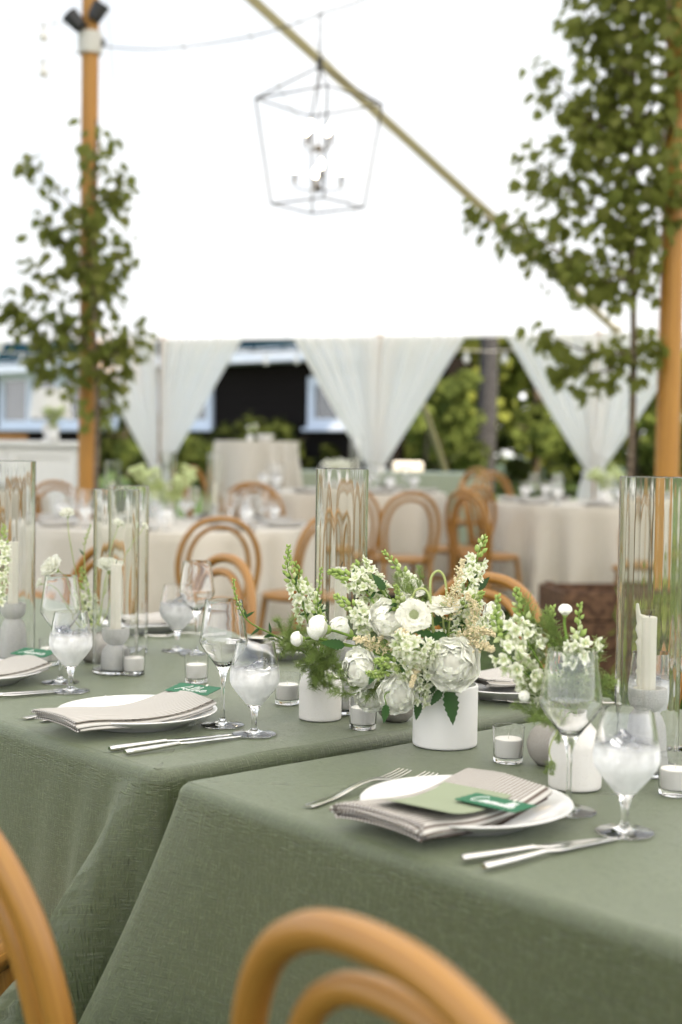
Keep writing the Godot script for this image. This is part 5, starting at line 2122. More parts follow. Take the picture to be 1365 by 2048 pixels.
func make_bar() -> void:
	var g := lawn(0, -12.5)
	var o := thing("white_bar", "white panelled bar counter in front of the house", "bar counter", Vector3(-3.55, g, -12.75))
	var w := 2.44
	var a := Acc.new()
	a.box(Vector3(0, 0.50, 0), Vector3(w, 0.98, 0.55), Basis(), 0.006)
	part("body", a.mesh(M.bar_white), o)
	a = Acc.new()
	a.box(Vector3(0, 1.015, 0.02), Vector3(w + 0.08, 0.05, 0.66), Basis(), 0.01)
	part("countertop", a.mesh(M.bar_white), o)
	for k in 4:
		var x := -w / 2 + w * (k + 0.5) / 4.0
		for e in [[Vector3(x, 0.93, 0.285), Vector3(w / 4 - 0.02, 0.07, 0.018)], [Vector3(x, 0.07, 0.285), Vector3(w / 4 - 0.02, 0.10, 0.018)], [Vector3(x - w / 8 + 0.045, 0.51, 0.285), Vector3(0.07, 0.77, 0.018)], [Vector3(x + w / 8 - 0.045, 0.51, 0.285), Vector3(0.07, 0.77, 0.018)]]:
			a = Acc.new()
			a.box(e[0], e[1], Basis(), 0.004)
			part("moulding", a.mesh(M.bar_white), o)
	var top := g + 1.042
	var l := thing("table_lamp", "table lamp with wide white drum shade on the white bar", "lamp", Vector3(-2.58, top, -12.6))
	a = Acc.new()
	a.lathe([Vector2(0, 0), Vector2(0.075, 0), Vector2(0.078, 0.012), Vector2(0.04, 0.03), Vector2(0.075, 0.09), Vector2(0.07, 0.14), Vector2(0.02, 0.18), Vector2(0.012, 0.26), Vector2(0, 0.26)], 28)
	part("base", a.mesh(M.matte_white), l)
	a = Acc.new()
	a.lathe([Vector2(0.19, 0.20), Vector2(0.155, 0.46), Vector2(0.152, 0.46), Vector2(0.187, 0.20)], 40)
	part("lamp_shade", a.mesh(M.shade), l)
	bouquet(Vector3(-2.52, top, -12.42), 0.9, ["white vase holding pale flowers before the bar lamp", "pale yellow green flower beside the bar lamp"], 801, 9)
	var c := again(proto.chair, "honey bentwood chair by the white bar, only its top rail showing", Vector3(-3.35, g, -11.9), 2.6, "honey bentwood chairs")
	var s := thing("serving_tray", "honey wooden tray lying on the white bar", "tray", Vector3(-2.98, top, -12.55))
	a = Acc.new()
	a.box(Vector3(0, 0.01, 0), Vector3(0.36, 0.02, 0.28), Basis(), 0.006)
	part("board", a.mesh(M.wood), s)
	a = Acc.new()
	for e in [[Vector3(0, 0.035, 0.135), Vector3(0.36, 0.05, 0.012)], [Vector3(0, 0.035, -0.135), Vector3(0.36, 0.05, 0.012)]]:
		a.box(e[0], e[1], Basis(), 0.003)
	part("rim", a.mesh(M.wood), s)

	# high cocktail table
	var at := Vector3(-0.79, lawn(0, -13.2), -13.2)
	round_cloth("beige linen cloth on the high cocktail table before the dark house", at, 0.385, 1.03, 11, 61, M.beige_linen)
	bouquet(at + Vector3(-0.06, 1.032, 0.05), 0.55, ["tiny white vase on the high cocktail table", "white bloom in the tiny vase on the cocktail table"], 802, 3)
	var b := thing("ceramic_bowl", "small white bowl on the high cocktail table", "bowl", at + Vector3(0.08, 1.032, 0.08))
	a = Acc.new()
	a.lathe([Vector2(0, 0), Vector2(0.04, 0), Vector2(0.075, 0.03), Vector2(0.085, 0.06), Vector2(0.081, 0.06), Vector2(0.07, 0.032), Vector2(0, 0.006)], 28)
	part("body", a.mesh(M.matte_white), b)

	# white garden armchair on the lawn
	var y := lawn(0, -16.0)
	var q := thing("garden_armchair", "pale upholstered armchair standing on the lawn outside the tent", "armchair", Vector3(0.80, y, -16.2), 0.3)
	q.scale = Vector3(0.5, 0.95, 0.5)
	for e in [["seat", Vector3(0, 0.27, 0.02), Vector3(0.62, 0.26, 0.6)], ["backrest", Vector3(0, 0.40, -0.30), Vector3(0.74, 0.62, 0.14)], ["armrest", Vector3(-0.35, 0.32, 0.02), Vector3(0.11, 0.42, 0.62)], ["armrest", Vector3(0.35, 0.32, 0.02), Vector3(0.11, 0.42, 0.62)]]:
		a = Acc.new()
		a.box(e[1], e[2], Basis(), 0.03)
		part(e[0], a.mesh(M.beige_linen), q)
	for s2 in [[-0.3, -0.28], [0.3, -0.28], [0.3, 0.28], [-0.3, 0.28]]:
		a = Acc.new()
		a.tube(PackedVector3Array([Vector3(s2[0], 0.0, s2[1]), Vector3(s2[0], 0.15, s2[1])]), 0.018, 8)
		part("leg", a.mesh(M.wood), q)

# small vase with a handful of simple blooms, for the tables farther back
func bouquet(at: Vector3, k: float, labels: Array, seed: int, count: int) -> void:
	rng.seed = seed
	var v := thing("round_vase", labels[0], "vase", at)
	var a := Acc.new()
	a.lathe([Vector2(0, 0), Vector2(0.045, 0), Vector2(0.055, 0.03), Vector2(0.052, 0.075), Vector2(0.034, 0.10), Vector2(0.038, 0.108), Vector2(0.030, 0.106), Vector2(0.03, 0.09), Vector2(0, 0.05)], 26, Vector3.ZERO, 60.0)
	part("body", a.mesh(M.matte_white), v, Transform3D(Basis().scaled(Vector3.ONE * k), Vector3.ZERO))
	var first: Node3D = null
	var root := at + Vector3.UP * 0.102 * k
	for i in count:
		var w := TAU * i / count + rnd(-0.3, 0.3)
		var d := Vector3(cos(w) * rnd(0.2, 0.9), rnd(0.5, 1.3), sin(w) * rnd(0.2, 0.9))
		if first == null:
			first = thing("pale_flower", labels[1], "flower", root, 0.0, labels[1] + "s")
			var c := d * 0.16 * k
			var b := Acc.new()
			b.tube(stem_path(Vector3.ZERO, c, d.normalized(), 0.1), 0.002, 6)
			part("stem", b.mesh(M.stem), first)
			b = Acc.new()
			for q in 26:
				b.ball(c + rdir() * rnd(0.01, 0.052) * k, Vector3(1, 0.7, 1) * rnd(0.008, 0.016) * k, 6, 4)
			part("blossom", b.mesh(M.pale_bud if seed % 2 == 1 else M.petal), first)
			b = Acc.new()
			for q in 14:
				var l := c * rnd(0.3, 0.9)
				var dd := rdir() * 0.06 * k
				b.flat(l, l + dd, l + dd * 0.6 + Vector3(0, 0.02, 0), rdir())
			part("leaves", b.mesh(M.pale_stem), first)
		else:
			var f: Node3D = again(first, labels[1], root, w, labels[1] + "s")
			f.scale = Vector3.ONE * rnd(0.75, 1.25)

func place_setting(centre: Vector3, out: Vector3, where: String) -> void:
	var yaw := atan2(out.x, out.z)
	var sector: String = ["towards the thick pole", "towards the taller tree and long tables", "towards the long tables", "towards the long tables and the outermost cylinder", "towards the bar side", "towards the bar and the house", "towards the house", "towards the woods"][int(round(fposmod(atan2(out.z, out.x), TAU) / (TAU / 8.0))) % 8]
	again(proto.plate, "white plate, side " + sector + ", " + where, centre, yaw, "white plates " + where)
	again(proto.napkin_far, "pale napkin, side " + sector + ", " + where, centre + Vector3.UP * 0.012 + out * 0.12, yaw, "pale napkins " + where)
	var side := Vector3(out.z, 0, -out.x)
	again(proto.goblet, "water goblet, side " + sector + ", " + where, centre - out * 0.10 + side * 0.15, yaw, "water goblets " + where)
	again(proto.wine, "wine glass, side " + sector + ", " + where, centre - out * 0.15 + side * 0.07, yaw, "wine glasses " + where)

func round_setting(at: Vector3, radius: float, where: String, angles: Array, seed: int, tubes: Array) -> void:
	for a in angles:
		var d := Vector3(cos(a), 0, sin(a))
		place_setting(at + d * (radius - 0.17), d, where)
	var k := 0
	for t in tubes:
		var p: Vector3 = at + t[0]
		again(proto.tube_low if t[1] else proto.tube, "%s, %s" % [["tall glass cylinder at the middle", "tall glass cylinder off the middle, farther from the bar", "shorter glass cylinder, towards the bar"][k], where], p, 0.0)
		again(proto.holder, "grey candle holder inside the %s glass cylinder, %s" % [["central", "offset", "shorter"][k], where], p + Vector3.UP * 0.0062, 0.0, "candle holders " + where)
		again(proto.taper, "ivory taper candle inside the %s glass cylinder, %s" % [["central", "offset", "shorter"][k], where], p + Vector3.UP * 0.1147, 0.0, "taper candles " + where)
		k += 1
	bouquet(at + Vector3(0.0, 0, 0.12), 0.95, ["white vase holding pale flowers, " + where, "pale yellow flower in the vase, " + where], seed, 9)

func make_round_tables() -> void:
	var c1 := Vector3(-1.06, lawn(0, -8.7) - 0.0, -8.7)
	var c2 := Vector3(-0.03, lawn(0, -11.2), -11.2)
	var c3 := Vector3(1.93, lawn(0, -10.5), -10.5)
	var c0 := Vector3(-3.05, lawn(0, -10.6), -10.6)
	round_cloth("beige linen cloth of the round table under the floodlight pole", c1, 0.90, 0.75, 15, 71, M.beige_linen)
	round_cloth("beige linen cloth of the round table below the lantern", c2, 0.85, 0.75, 15, 72, M.beige_linen)
	round_cloth("beige linen cloth of the round table by the taller potted tree", c3, 0.82, 0.75, 14, 73, M.beige_linen)
	round_cloth("beige linen cloth of the round table before the white bar", c0, 0.85, 0.75, 14, 74, M.beige_linen)
	var t := Vector3.UP * 0.751
	round_setting(c1 + t, 0.9, "floodlight pole table", [0.15, 0.9, 1.7, 2.5, 3.4, 4.2, 5.0, 5.7], 811, [[Vector3(-0.02, 0, -0.18), false], [Vector3(0.28, 0, -0.05), false], [Vector3(-0.34, 0, 0.0), true]])
	round_setting(c2 + t, 0.85, "table below the lantern", [0.3, 1.1, 1.9, 2.7, 3.6, 5.4], 812, [[Vector3(0.14, 0, -0.08), false]])
	round_setting(c3 + t, 0.82, "table by the taller tree", [0.2, 1.0, 1.8, 2.6, 3.4, 4.3, 5.2], 813, [])
	round_setting(c0 + t, 0.85, "table before the white bar", [0.1, 0.9, 1.8, 5.4], 814, [])
	# chairs round them: [x, z, table centre, label]
	for q in [[-0.66, -7.25, c1, "honey bentwood chair with its back to the long table, tucked under the near round cloth"], [-0.22, -7.75, c1, "honey bentwood chair at the near round table, behind the tall larkspur"], [-2.15, -8.4, c1, "honey bentwood chair at the near round table, behind the glass cylinders"], [-1.75, -7.5, c1, "honey bentwood chair at the near round table, seen through the outermost cylinder"], [-0.72, -10.0, c1, "honey bentwood chair on the far side of the near round table, facing the camera"],
			[0.40, -9.55, c2, "honey bentwood chair pulled out from the round table below the lantern"], [-0.50, -10.05, c2, "honey bentwood chair turned away at the round table below the lantern"], [0.80, -10.1, c2, "honey bentwood chair seen from behind, right of the centre cylinder"], [-1.0, -11.6, c2, "honey bentwood chair between lantern table and cocktail table"],
			[1.02, -9.75, c3, "honey bentwood chair with rounded back beside the round table by the tree"], [1.98, -9.25, c3, "honey bentwood chair in front of the round table by the tree"], [1.35, -11.5, c3, "honey bentwood chair beyond the round table by the tree"], [2.7, -9.6, c3, "honey bentwood chair past the thick wooden pole"], [0.05, -9.85, c2, "honey bentwood chair at the lantern table, seen past the glass cylinder"], [0.95, -11.9, c2, "honey bentwood chair on the far side of the lantern table"], [1.15, -10.6, c3, "honey bentwood chair pushed in at the tree side table"], [2.55, -11.4, c3, "honey bentwood chair on the far side of the tree side table"], [-1.9, -9.9, c1, "honey bentwood chair on the far side of the near round table, towards the bar"], [-2.35, -9.75, c0, "honey bentwood chair at the table before the white bar"]]:
		var c: Vector3 = q[2]
		var p := Vector3(q[0], lawn(q[0], q[1]), q[1])
		var d := c - p
		again(proto.chair, q[3].replace("right of the centre cylinder", "beside the centre cylinder"), p, atan2(d.x, d.z), "honey bentwood chairs")


# ---------------------------------------------------------------- the long tables and what stands on them

func make_flowers() -> void:
	make_petals()
	var mouth := Vector3(0.1730, 0.8480, -2.2820)
	var bottle := Vector3(-0.0315, 0.8600, -2.4900)
	var bottle_2 := Vector3(0.3374, 0.8600, -2.0005)
	var slender := Vector3(-0.5387, 0.8450, -3.1161)

	ranunculus("largest creamy white bloom over the rim of the white pot", mouth, Vector3(0.1758, 0.9054, -2.1900), Vector3(-0.1272, 0.1954, 0.9724), 0.0939, 1001)
	ranunculus("white bloom tucked behind the largest one over the pot", mouth, Vector3(0.1601, 0.9190, -2.2700), Vector3(-0.3158, 0.6333, 0.7065), 0.0670, 1002)
	ranunculus("upright white bloom at the heart of the centrepiece", mouth, Vector3(0.0734, 0.9640, -2.2400), Vector3(0.4413, 0.4512, 0.7757), 0.0772, 1003)
	ranunculus("drooping white bloom at the edge of the centrepiece, above a votive candle", mouth, Vector3(0.0391, 0.8864, -2.2500), Vector3(-0.6943, 0.0015, 0.7197), 0.0823, 1004)
	ranunculus("ruffled white bloom hanging low beside the white pot", mouth, Vector3(0.0918, 0.8588, -2.2000), Vector3(0.1077, -0.0829, 0.9907), 0.0774, 1005)
	ranunculus("white bloom half hidden under the ruffled ones", mouth, Vector3(0.0529, 0.8380, -2.3000), Vector3(-0.4723, -0.3252, 0.8192), 0.0679, 1006)
	ranunculus("white bloom on the far side of the centrepiece below the tall larkspur", mouth, Vector3(0.2538, 0.9599, -2.3600), Vector3(0.6524, 0.4016, 0.6427), 0.0548, 1007)
	ranunculus("half open white bloom turned away, beside the larkspur buds", mouth, Vector3(0.0026, 0.9327, -2.3600), Vector3(-0.8833, 0.3666, 0.2924), 0.0697, 1008, 5, 0.4)
	closed_bloom("half open white bloom lying sideways over the feathery fronds", mouth, Vector3(-0.0320, 0.9422, -2.3200), Vector3(-0.9439, 0.2410, 0.2256), 0.0620, 1009)
	closed_bloom("small greenish bud bloom above the speckled bottle vase", mouth, Vector3(-0.0675, 0.9209, -2.3400), Vector3(-0.9550, 0.0313, 0.2950), 0.0378, 1010)
	closed_bloom("white bud standing among the far larkspur in the bottle vase", bottle_2, Vector3(0.3218, 1.0090, -2.0200), Vector3(-0.0065, 0.9936, 0.1127), 0.0298, 1011)
	closed_bloom("small white bloom inside the far bouquet beside the wine glass", bottle_2, Vector3(0.2639, 0.8896, -2.0000), Vector3(-0.5898, -0.0328, 0.8069), 0.0253, 1012)
	scabiosa("green eyed scabiosa facing out of the centrepiece", mouth, Vector3(0.1138, 0.9837, -2.1700), Vector3(0.0667, 0.1621, 0.9845), 0.0534, 1021)
	scabiosa("scabiosa turned up beside the curled stems", mouth, Vector3(0.1632, 0.9921, -2.2200), Vector3(0.0119, 0.8941, 0.4477), 0.0515, 1022)
	scabiosa("small scabiosa behind the green eyed one", mouth, Vector3(0.1131, 1.0111, -2.2600), Vector3(-0.2141, 0.7811, 0.5865), 0.0445, 1023)
	larkspur("tallest white larkspur spire rising from the centrepiece", mouth, [mouth, Vector3(0.1991, 0.9856, -2.3000), Vector3(0.2172, 1.0322, -2.3300), Vector3(0.2377, 1.0955, -2.3500)] , 1101, 0.42, 0.80, 0.0115, 1.20, false)
	larkspur("white larkspur spire leaning over the glass cylinder", mouth, [mouth, Vector3(0.1302, 0.9805, -2.3000), Vector3(0.1101, 1.0232, -2.3200), Vector3(0.0712, 1.0687, -2.3300)] , 1102, 0.42, 0.70, 0.0105, 1.00, false)
	larkspur("larkspur with white florets and green buds, arching over the blooms", mouth, [mouth, Vector3(0.0736, 0.9634, -2.3000), Vector3(0.0411, 1.0038, -2.3400), Vector3(0.0078, 1.0248, -2.3600), Vector3(-0.0173, 1.0310, -2.3700)] , 1103, 0.40, 0.64, 0.0115, 1.20, false)
	larkspur("white larkspur spray with one open floret at its tip", mouth, [mouth, Vector3(0.0908, 0.9725, -2.3300), Vector3(0.0539, 1.0179, -2.3700), Vector3(0.0261, 1.0435, -2.3800)] , 1104, 0.45, 0.90, 0.0115, 1.00, false)
	larkspur("low larkspur spray pointing past the half open bloom", mouth, [mouth, Vector3(0.0645, 0.9411, -2.2500), Vector3(0.0283, 0.9754, -2.2600), Vector3(-0.0064, 1.0002, -2.2700)] , 1105, 0.34, 0.70, 0.0115, 1.20, false)
	larkspur("short larkspur spray of white florets below the green eyed scabiosa", mouth, [mouth, Vector3(0.1491, 0.9176, -2.2000), Vector3(0.1184, 0.9333, -2.1400), Vector3(0.0895, 0.9447, -2.1200)] , 1106, 0.25, 1.10, 0.0115, 1.30, false)
	larkspur("short larkspur spray with pale green buds above the ruffled bloom", mouth, [mouth, Vector3(0.1263, 0.8860, -2.2000), Vector3(0.0848, 0.9100, -2.1400), Vector3(0.0557, 0.9171, -2.1300)] , 1107, 0.25, 0.62, 0.0110, 1.30, true)
	larkspur("white larkspur spray beside the dark leaves", mouth, [mouth, Vector3(0.1871, 0.9284, -2.2400), Vector3(0.2022, 0.9683, -2.2400), Vector3(0.2128, 1.0024, -2.2500)] , 1108, 0.22, 1.10, 0.0110, 1.30, false)
	larkspur("white larkspur spray drooping over the far side of the pot", mouth, [mouth, Vector3(0.2018, 0.9165, -2.2700), Vector3(0.2279, 0.9462, -2.2800), Vector3(0.2523, 0.9620, -2.3000)] , 1109, 0.25, 1.10, 0.0105, 1.30, false)
	larkspur("white larkspur florets falling over the rim of the pot", mouth, [mouth, Vector3(0.1434, 0.8902, -2.2000), Vector3(0.1298, 0.8759, -2.1900), Vector3(0.1254, 0.8468, -2.2000)] , 1112, 0.20, 1.10, 0.0095, 1.10, false)
	larkspur("tall green tipped larkspur rising from the speckled bottle vase", bottle, [bottle, Vector3(-0.0496, 0.9155, -2.4700), Vector3(-0.0694, 0.9818, -2.4600), Vector3(-0.0900, 1.0250, -2.4600), Vector3(-0.0897, 1.0667, -2.4600)] , 1110, 0.30, 0.60, 0.0115, 1.30, false)
	larkspur("second larkspur from the speckled bottle vase, thick with white florets", bottle, [bottle, Vector3(-0.0343, 0.9074, -2.5000), Vector3(-0.0482, 0.9560, -2.5000), Vector3(-0.0665, 1.0000, -2.5000), Vector3(-0.0802, 1.0351, -2.5000)] , 1113, 0.30, 0.66, 0.0115, 1.40, false)
	larkspur("thin green bud stem reaching towards the wine glass", bottle, [bottle, Vector3(-0.0676, 0.8887, -2.4400), Vector3(-0.1127, 0.9166, -2.4200), Vector3(-0.1544, 0.9424, -2.4000), Vector3(-0.1736, 0.9788, -2.3900), Vector3(-0.1799, 1.0142, -2.3900)] , 1111, 0.66, 0.00, 0.0085, 1.00, false)
	larkspur("upright stem of green larkspur buds in the centrepiece", bottle, [bottle, Vector3(-0.0267, 0.9183, -2.4500), Vector3(-0.0384, 0.9627, -2.4400), Vector3(-0.0325, 1.0301, -2.4400)] , 1114, 0.42, 0.30, 0.0115, 1.20, false)
	larkspur("short green bud spray low on the side of the centrepiece", mouth, [mouth, Vector3(0.0796, 0.8892, -2.2000), Vector3(0.0583, 0.8960, -2.1300), Vector3(0.0426, 0.9042, -2.1000)] , 1115, 0.20, 0.20, 0.0105, 1.20, false)
	larkspur("green bud spray between the upright bloom and the scabiosa", mouth, [mouth, Vector3(0.0955, 0.9667, -2.2400), Vector3(0.0941, 1.0005, -2.2200), Vector3(0.0871, 1.0234, -2.2100)] , 1116, 0.40, 0.35, 0.0105, 1.10, true)
	larkspur("green bud spray at the foot of the tallest spire", mouth, [mouth, Vector3(0.1950, 0.9750, -2.2500), Vector3(0.2077, 0.9983, -2.2200), Vector3(0.2221, 1.0152, -2.2100)] , 1117, 0.30, 0.45, 0.0105, 1.10, true)
	larkspur("larkspur bent sideways out of the far bottle vase, green buds at its tip", bottle_2, [bottle_2, Vector3(0.3055, 0.9026, -2.0200), Vector3(0.2759, 0.9524, -2.0200), Vector3(0.2539, 0.9822, -2.0200), Vector3(0.2305, 0.9747, -2.0200), Vector3(0.2236, 1.0018, -2.0200), Vector3(0.2259, 1.0290, -2.0200)] , 1121, 0.32, 0.56, 0.0125, 1.20, false)
	larkspur("larkspur with opening green buds above the far bottle vase", bottle_2, [bottle_2, Vector3(0.3120, 0.9067, -2.0400), Vector3(0.2833, 0.9629, -2.0500), Vector3(0.2619, 1.0088, -2.0600), Vector3(0.2570, 1.0357, -2.0600)] , 1122, 0.35, 0.58, 0.0125, 1.10, false)
	larkspur("stiff stem of green buds behind the wine glass", bottle_2, [bottle_2, Vector3(0.3139, 0.9155, -2.0300), Vector3(0.3065, 0.9646, -2.0400), Vector3(0.3084, 1.0105, -2.0500)] , 1123, 0.50, 0.10, 0.0125, 1.30, false)
	larkspur("larkspur with round green buds beside the white bud", bottle_2, [bottle_2, Vector3(0.3340, 0.9206, -2.0000), Vector3(0.3365, 0.9703, -2.0000), Vector3(0.3389, 1.0214, -2.0000)] , 1124, 0.35, 0.60, 0.0125, 1.00, false)
	larkspur("larkspur of open white florets hanging towards the pot", bottle_2, [bottle_2, Vector3(0.2987, 0.8881, -2.0200), Vector3(0.2632, 0.9231, -2.0000), Vector3(0.2308, 0.9545, -2.0000)] , 1125, 0.26, 1.10, 0.0130, 1.20, false)
	larkspur("low larkspur florets near the far plate", bottle_2, [bottle_2, Vector3(0.3054, 0.8775, -2.0400), Vector3(0.2783, 0.9020, -2.0300), Vector3(0.2660, 0.9164, -2.0200)] , 1126, 0.30, 1.10, 0.0130, 1.20, false)
	larkspur("short larkspur florets seen through the wine glass", bottle_2, [bottle_2, Vector3(0.3273, 0.9062, -2.0000), Vector3(0.3423, 0.9506, -1.9900), Vector3(0.3495, 0.9719, -1.9900)] , 1127, 0.40, 1.10, 0.0120, 1.00, false)
	var outer := Vector3(-0.7016, 0.8664, -2.9000)
	larkspur("pale larkspur at the outer edge behind the tall cylinder", outer, [outer, Vector3(-0.6999, 0.9384, -2.9000), Vector3(-0.6988, 0.9984, -2.9200), Vector3(-0.6933, 1.0681, -2.9300)] , 1131, 0.20, 0.80, 0.0115, 1.20, true)
	larkspur("pale green larkspur inside the group of glass cylinders", slender, [slender, Vector3(-0.5686, 0.8433, -3.2000), Vector3(-0.5735, 0.8999, -3.2000), Vector3(-0.5841, 0.9620, -3.2000)] , 1132, 0.30, 0.70, 0.0105, 1.20, true)
	larkspur("thin bud stem between the two glass cylinders", slender, [slender, Vector3(-0.5562, 0.8411, -3.2200), Vector3(-0.5774, 0.9434, -3.2200), Vector3(-0.5802, 1.0116, -3.2200), Vector3(-0.5669, 1.0572, -3.2200)] , 1133, 0.75, 0.20, 0.0085, 0.80, true)
	astilbe("cream astilbe plume standing tall beside the curled stems", mouth, [mouth, Vector3(0.1730, 0.9703, -2.2200), Vector3(0.1791, 1.0185, -2.2100), Vector3(0.1908, 1.0640, -2.2100)], 0.0260, 1201)
	astilbe("cream astilbe plume spreading towards the far larkspur", mouth, [mouth, Vector3(0.1894, 0.9311, -2.2200), Vector3(0.2135, 0.9573, -2.1900), Vector3(0.2380, 0.9543, -2.1800)], 0.0220, 1202)
	astilbe("cream astilbe tuft below the upright white bloom", mouth, [mouth, Vector3(0.1200, 0.9194, -2.2400), Vector3(0.1017, 0.9456, -2.1600), Vector3(0.0919, 0.9605, -2.1500)], 0.0260, 1203)
	astilbe("cream astilbe tuft between half open bloom and drooping bloom", mouth, [mouth, Vector3(0.0887, 0.9175, -2.2500), Vector3(0.0516, 0.9357, -2.2000), Vector3(0.0256, 0.9434, -2.1800)], 0.0220, 1204)
	astilbe("cream astilbe sprig hanging over the ruffled bloom", mouth, [mouth, Vector3(0.1246, 0.8938, -2.2000), Vector3(0.1158, 0.8952, -2.1500), Vector3(0.1095, 0.8784, -2.1400)], 0.0100, 1205)
	astilbe("cream astilbe plume among the white florets above the pot", mouth, [mouth, Vector3(0.1942, 0.9298, -2.2300), Vector3(0.2100, 0.9849, -2.2000), Vector3(0.1979, 1.0120, -2.2000)], 0.0220, 1206)
	astilbe("loose cream astilbe plume beneath the white spray", mouth, [mouth, Vector3(0.1995, 0.9262, -2.2000), Vector3(0.2196, 0.9384, -2.1700), Vector3(0.2340, 0.9323, -2.1600)], 0.0180, 1207)
	var curls := [["curled bare stem arching above the scabiosa", [Vector3(0.1470, 0.9596, -2.2400), Vector3(0.1423, 1.0121, -2.2300), Vector3(0.1435, 1.0357, -2.2300), Vector3(0.1535, 1.0461, -2.2300), Vector3(0.1631, 1.0384, -2.2300), Vector3(0.1674, 1.0180, -2.2300), Vector3(0.1677, 1.0006, -2.2300)]], ["smaller curled stem with hanging bud beside the scabiosa", [Vector3(0.1489, 0.9529, -2.2300), Vector3(0.1427, 0.9973, -2.2200), Vector3(0.1369, 1.0137, -2.2200), Vector3(0.1282, 1.0191, -2.2200), Vector3(0.1189, 1.0158, -2.2200), Vector3(0.1143, 1.0071, -2.2200)]]]
	for q in curls:
		var o := thing("curled_stem", q[0], "flower", mouth, 0.0, "curled stems of the centrepiece")
		var list := [Vector3.ZERO]
		for p in q[1]:
			list.append(p - mouth)
		var a := Acc.new()
		var path := smooth(list, 8)
		a.tube(path, taper(path.size(), 0.0022, 0.0019), 8)
		part("stem", a.mesh(M.pale_stem), o)
		part("bud", petals["bud1"], o, Transform3D(facing((path[-1] - path[-2]).normalized()).scaled_local(Vector3.ONE * 0.012), path[-1]))
	fronds("feathery fronds spilling over the speckled bottle vase", bottle, [Vector3(-0.0972, 0.9151, -2.4200), Vector3(-0.0793, 0.9026, -2.4000), Vector3(-0.1022, 0.8986, -2.4400), Vector3(-0.0563, 0.8944, -2.4000), Vector3(-0.0320, 0.8807, -2.3800), Vector3(-0.0192, 0.8682, -2.3800), Vector3(-0.0447, 0.8562, -2.4000), Vector3(-0.0086, 0.8895, -2.3800), Vector3(-0.0674, 0.9190, -2.4200), Vector3(-0.0319, 0.8521, -2.4000), Vector3(-0.0888, 0.9238, -2.4200), Vector3(-0.0412, 0.9074, -2.4000), Vector3(-0.0222, 0.8977, -2.3800), Vector3(-0.0049, 0.8684, -2.3800), Vector3(-0.0534, 0.8732, -2.4000)], 0.046, 1301)
	fronds("feathery fronds hanging low in front of the bottle vase", bottle, [Vector3(-0.0234, 0.8362, -2.4200), Vector3(-0.0131, 0.8303, -2.4200), Vector3(-0.0355, 0.8421, -2.4200)], 0.036, 1302)
	fronds("feathery frond poking out between bottle vase and drooping bloom", mouth, [Vector3(0.0180, 0.8605, -2.2400), Vector3(0.0102, 0.8500, -2.2400), Vector3(0.0299, 0.8647, -2.2500)], 0.042, 1303)
	fronds("fine fronds around the small scabiosa", mouth, [Vector3(0.1124, 1.0256, -2.2500), Vector3(0.1226, 1.0297, -2.2500), Vector3(0.1013, 1.0230, -2.2500), Vector3(0.1163, 1.0156, -2.2300)], 0.038, 1304)
	fronds("dense feathery fronds filling the far bottle vase", bottle_2, [Vector3(0.2931, 0.9499, -2.0400), Vector3(0.3069, 0.9791, -2.0400), Vector3(0.3202, 0.9589, -2.0300), Vector3(0.2816, 0.9151, -2.0300), Vector3(0.3336, 0.9419, -2.0000), Vector3(0.3514, 0.9350, -2.0000), Vector3(0.3184, 0.9148, -1.9900), Vector3(0.3311, 0.9025, -1.9800), Vector3(0.3047, 0.9005, -1.9900), Vector3(0.3557, 0.8995, -2.0000), Vector3(0.2958, 0.8880, -2.0000), Vector3(0.3420, 0.8851, -1.9800), Vector3(0.3589, 0.9138, -2.0000), Vector3(0.2936, 0.9922, -2.0500)], 0.050, 1305)
	fronds("feathery fronds drooping at the neck of the far bottle vase", bottle_2, [Vector3(0.2820, 0.8699, -2.0000), Vector3(0.2956, 0.8597, -1.9800), Vector3(0.3027, 0.8511, -1.9700), Vector3(0.2757, 0.8590, -2.0200)], 0.034, 1306)
	var td := thing("green_tendril", "curly green tendril hanging down the front of the far bottle vase", "foliage", bottle_2)
	var ta := Acc.new()
	var tl := []
	for p in [Vector3(0.3016, 0.8645, -1.9550), Vector3(0.3032, 0.8502, -1.9500), Vector3(0.2953, 0.8340, -1.9500), Vector3(0.2928, 0.8201, -1.9500), Vector3(0.2957, 0.8111, -1.9500)]:
		tl.append(p - bottle_2)
	ta.tube(smooth(tl, 8), 0.0011, 6)
	part("stem", ta.mesh(M.pale_stem), td)
	for k in 3:
		part("frond", petals["frond%d" % k], td, Transform3D(facing(Vector3(0.25 * (k - 1), -1, 0.2), k * 2.0).scaled_local(Vector3.ONE * 0.02), tl[-1]))
	leafy_stem("dark green saw-edged leaves hanging in front of the white pot", mouth, [[Vector3(0.1714, 0.8655, -2.2050), Vector3(0.18, -1.00, 0.25), 0.058], [Vector3(0.1613, 0.8638, -2.2050), Vector3(-0.55, -0.80, 0.25), 0.032], [Vector3(0.1522, 0.8659, -2.2100), Vector3(-0.80, -0.50, 0.25), 0.028], [Vector3(0.1260, 0.8451, -2.2100), Vector3(-0.10, -1.00, 0.25), 0.032], [Vector3(0.0739, 0.8451, -2.1700), Vector3(-0.10, -1.00, 0.25), 0.030]])
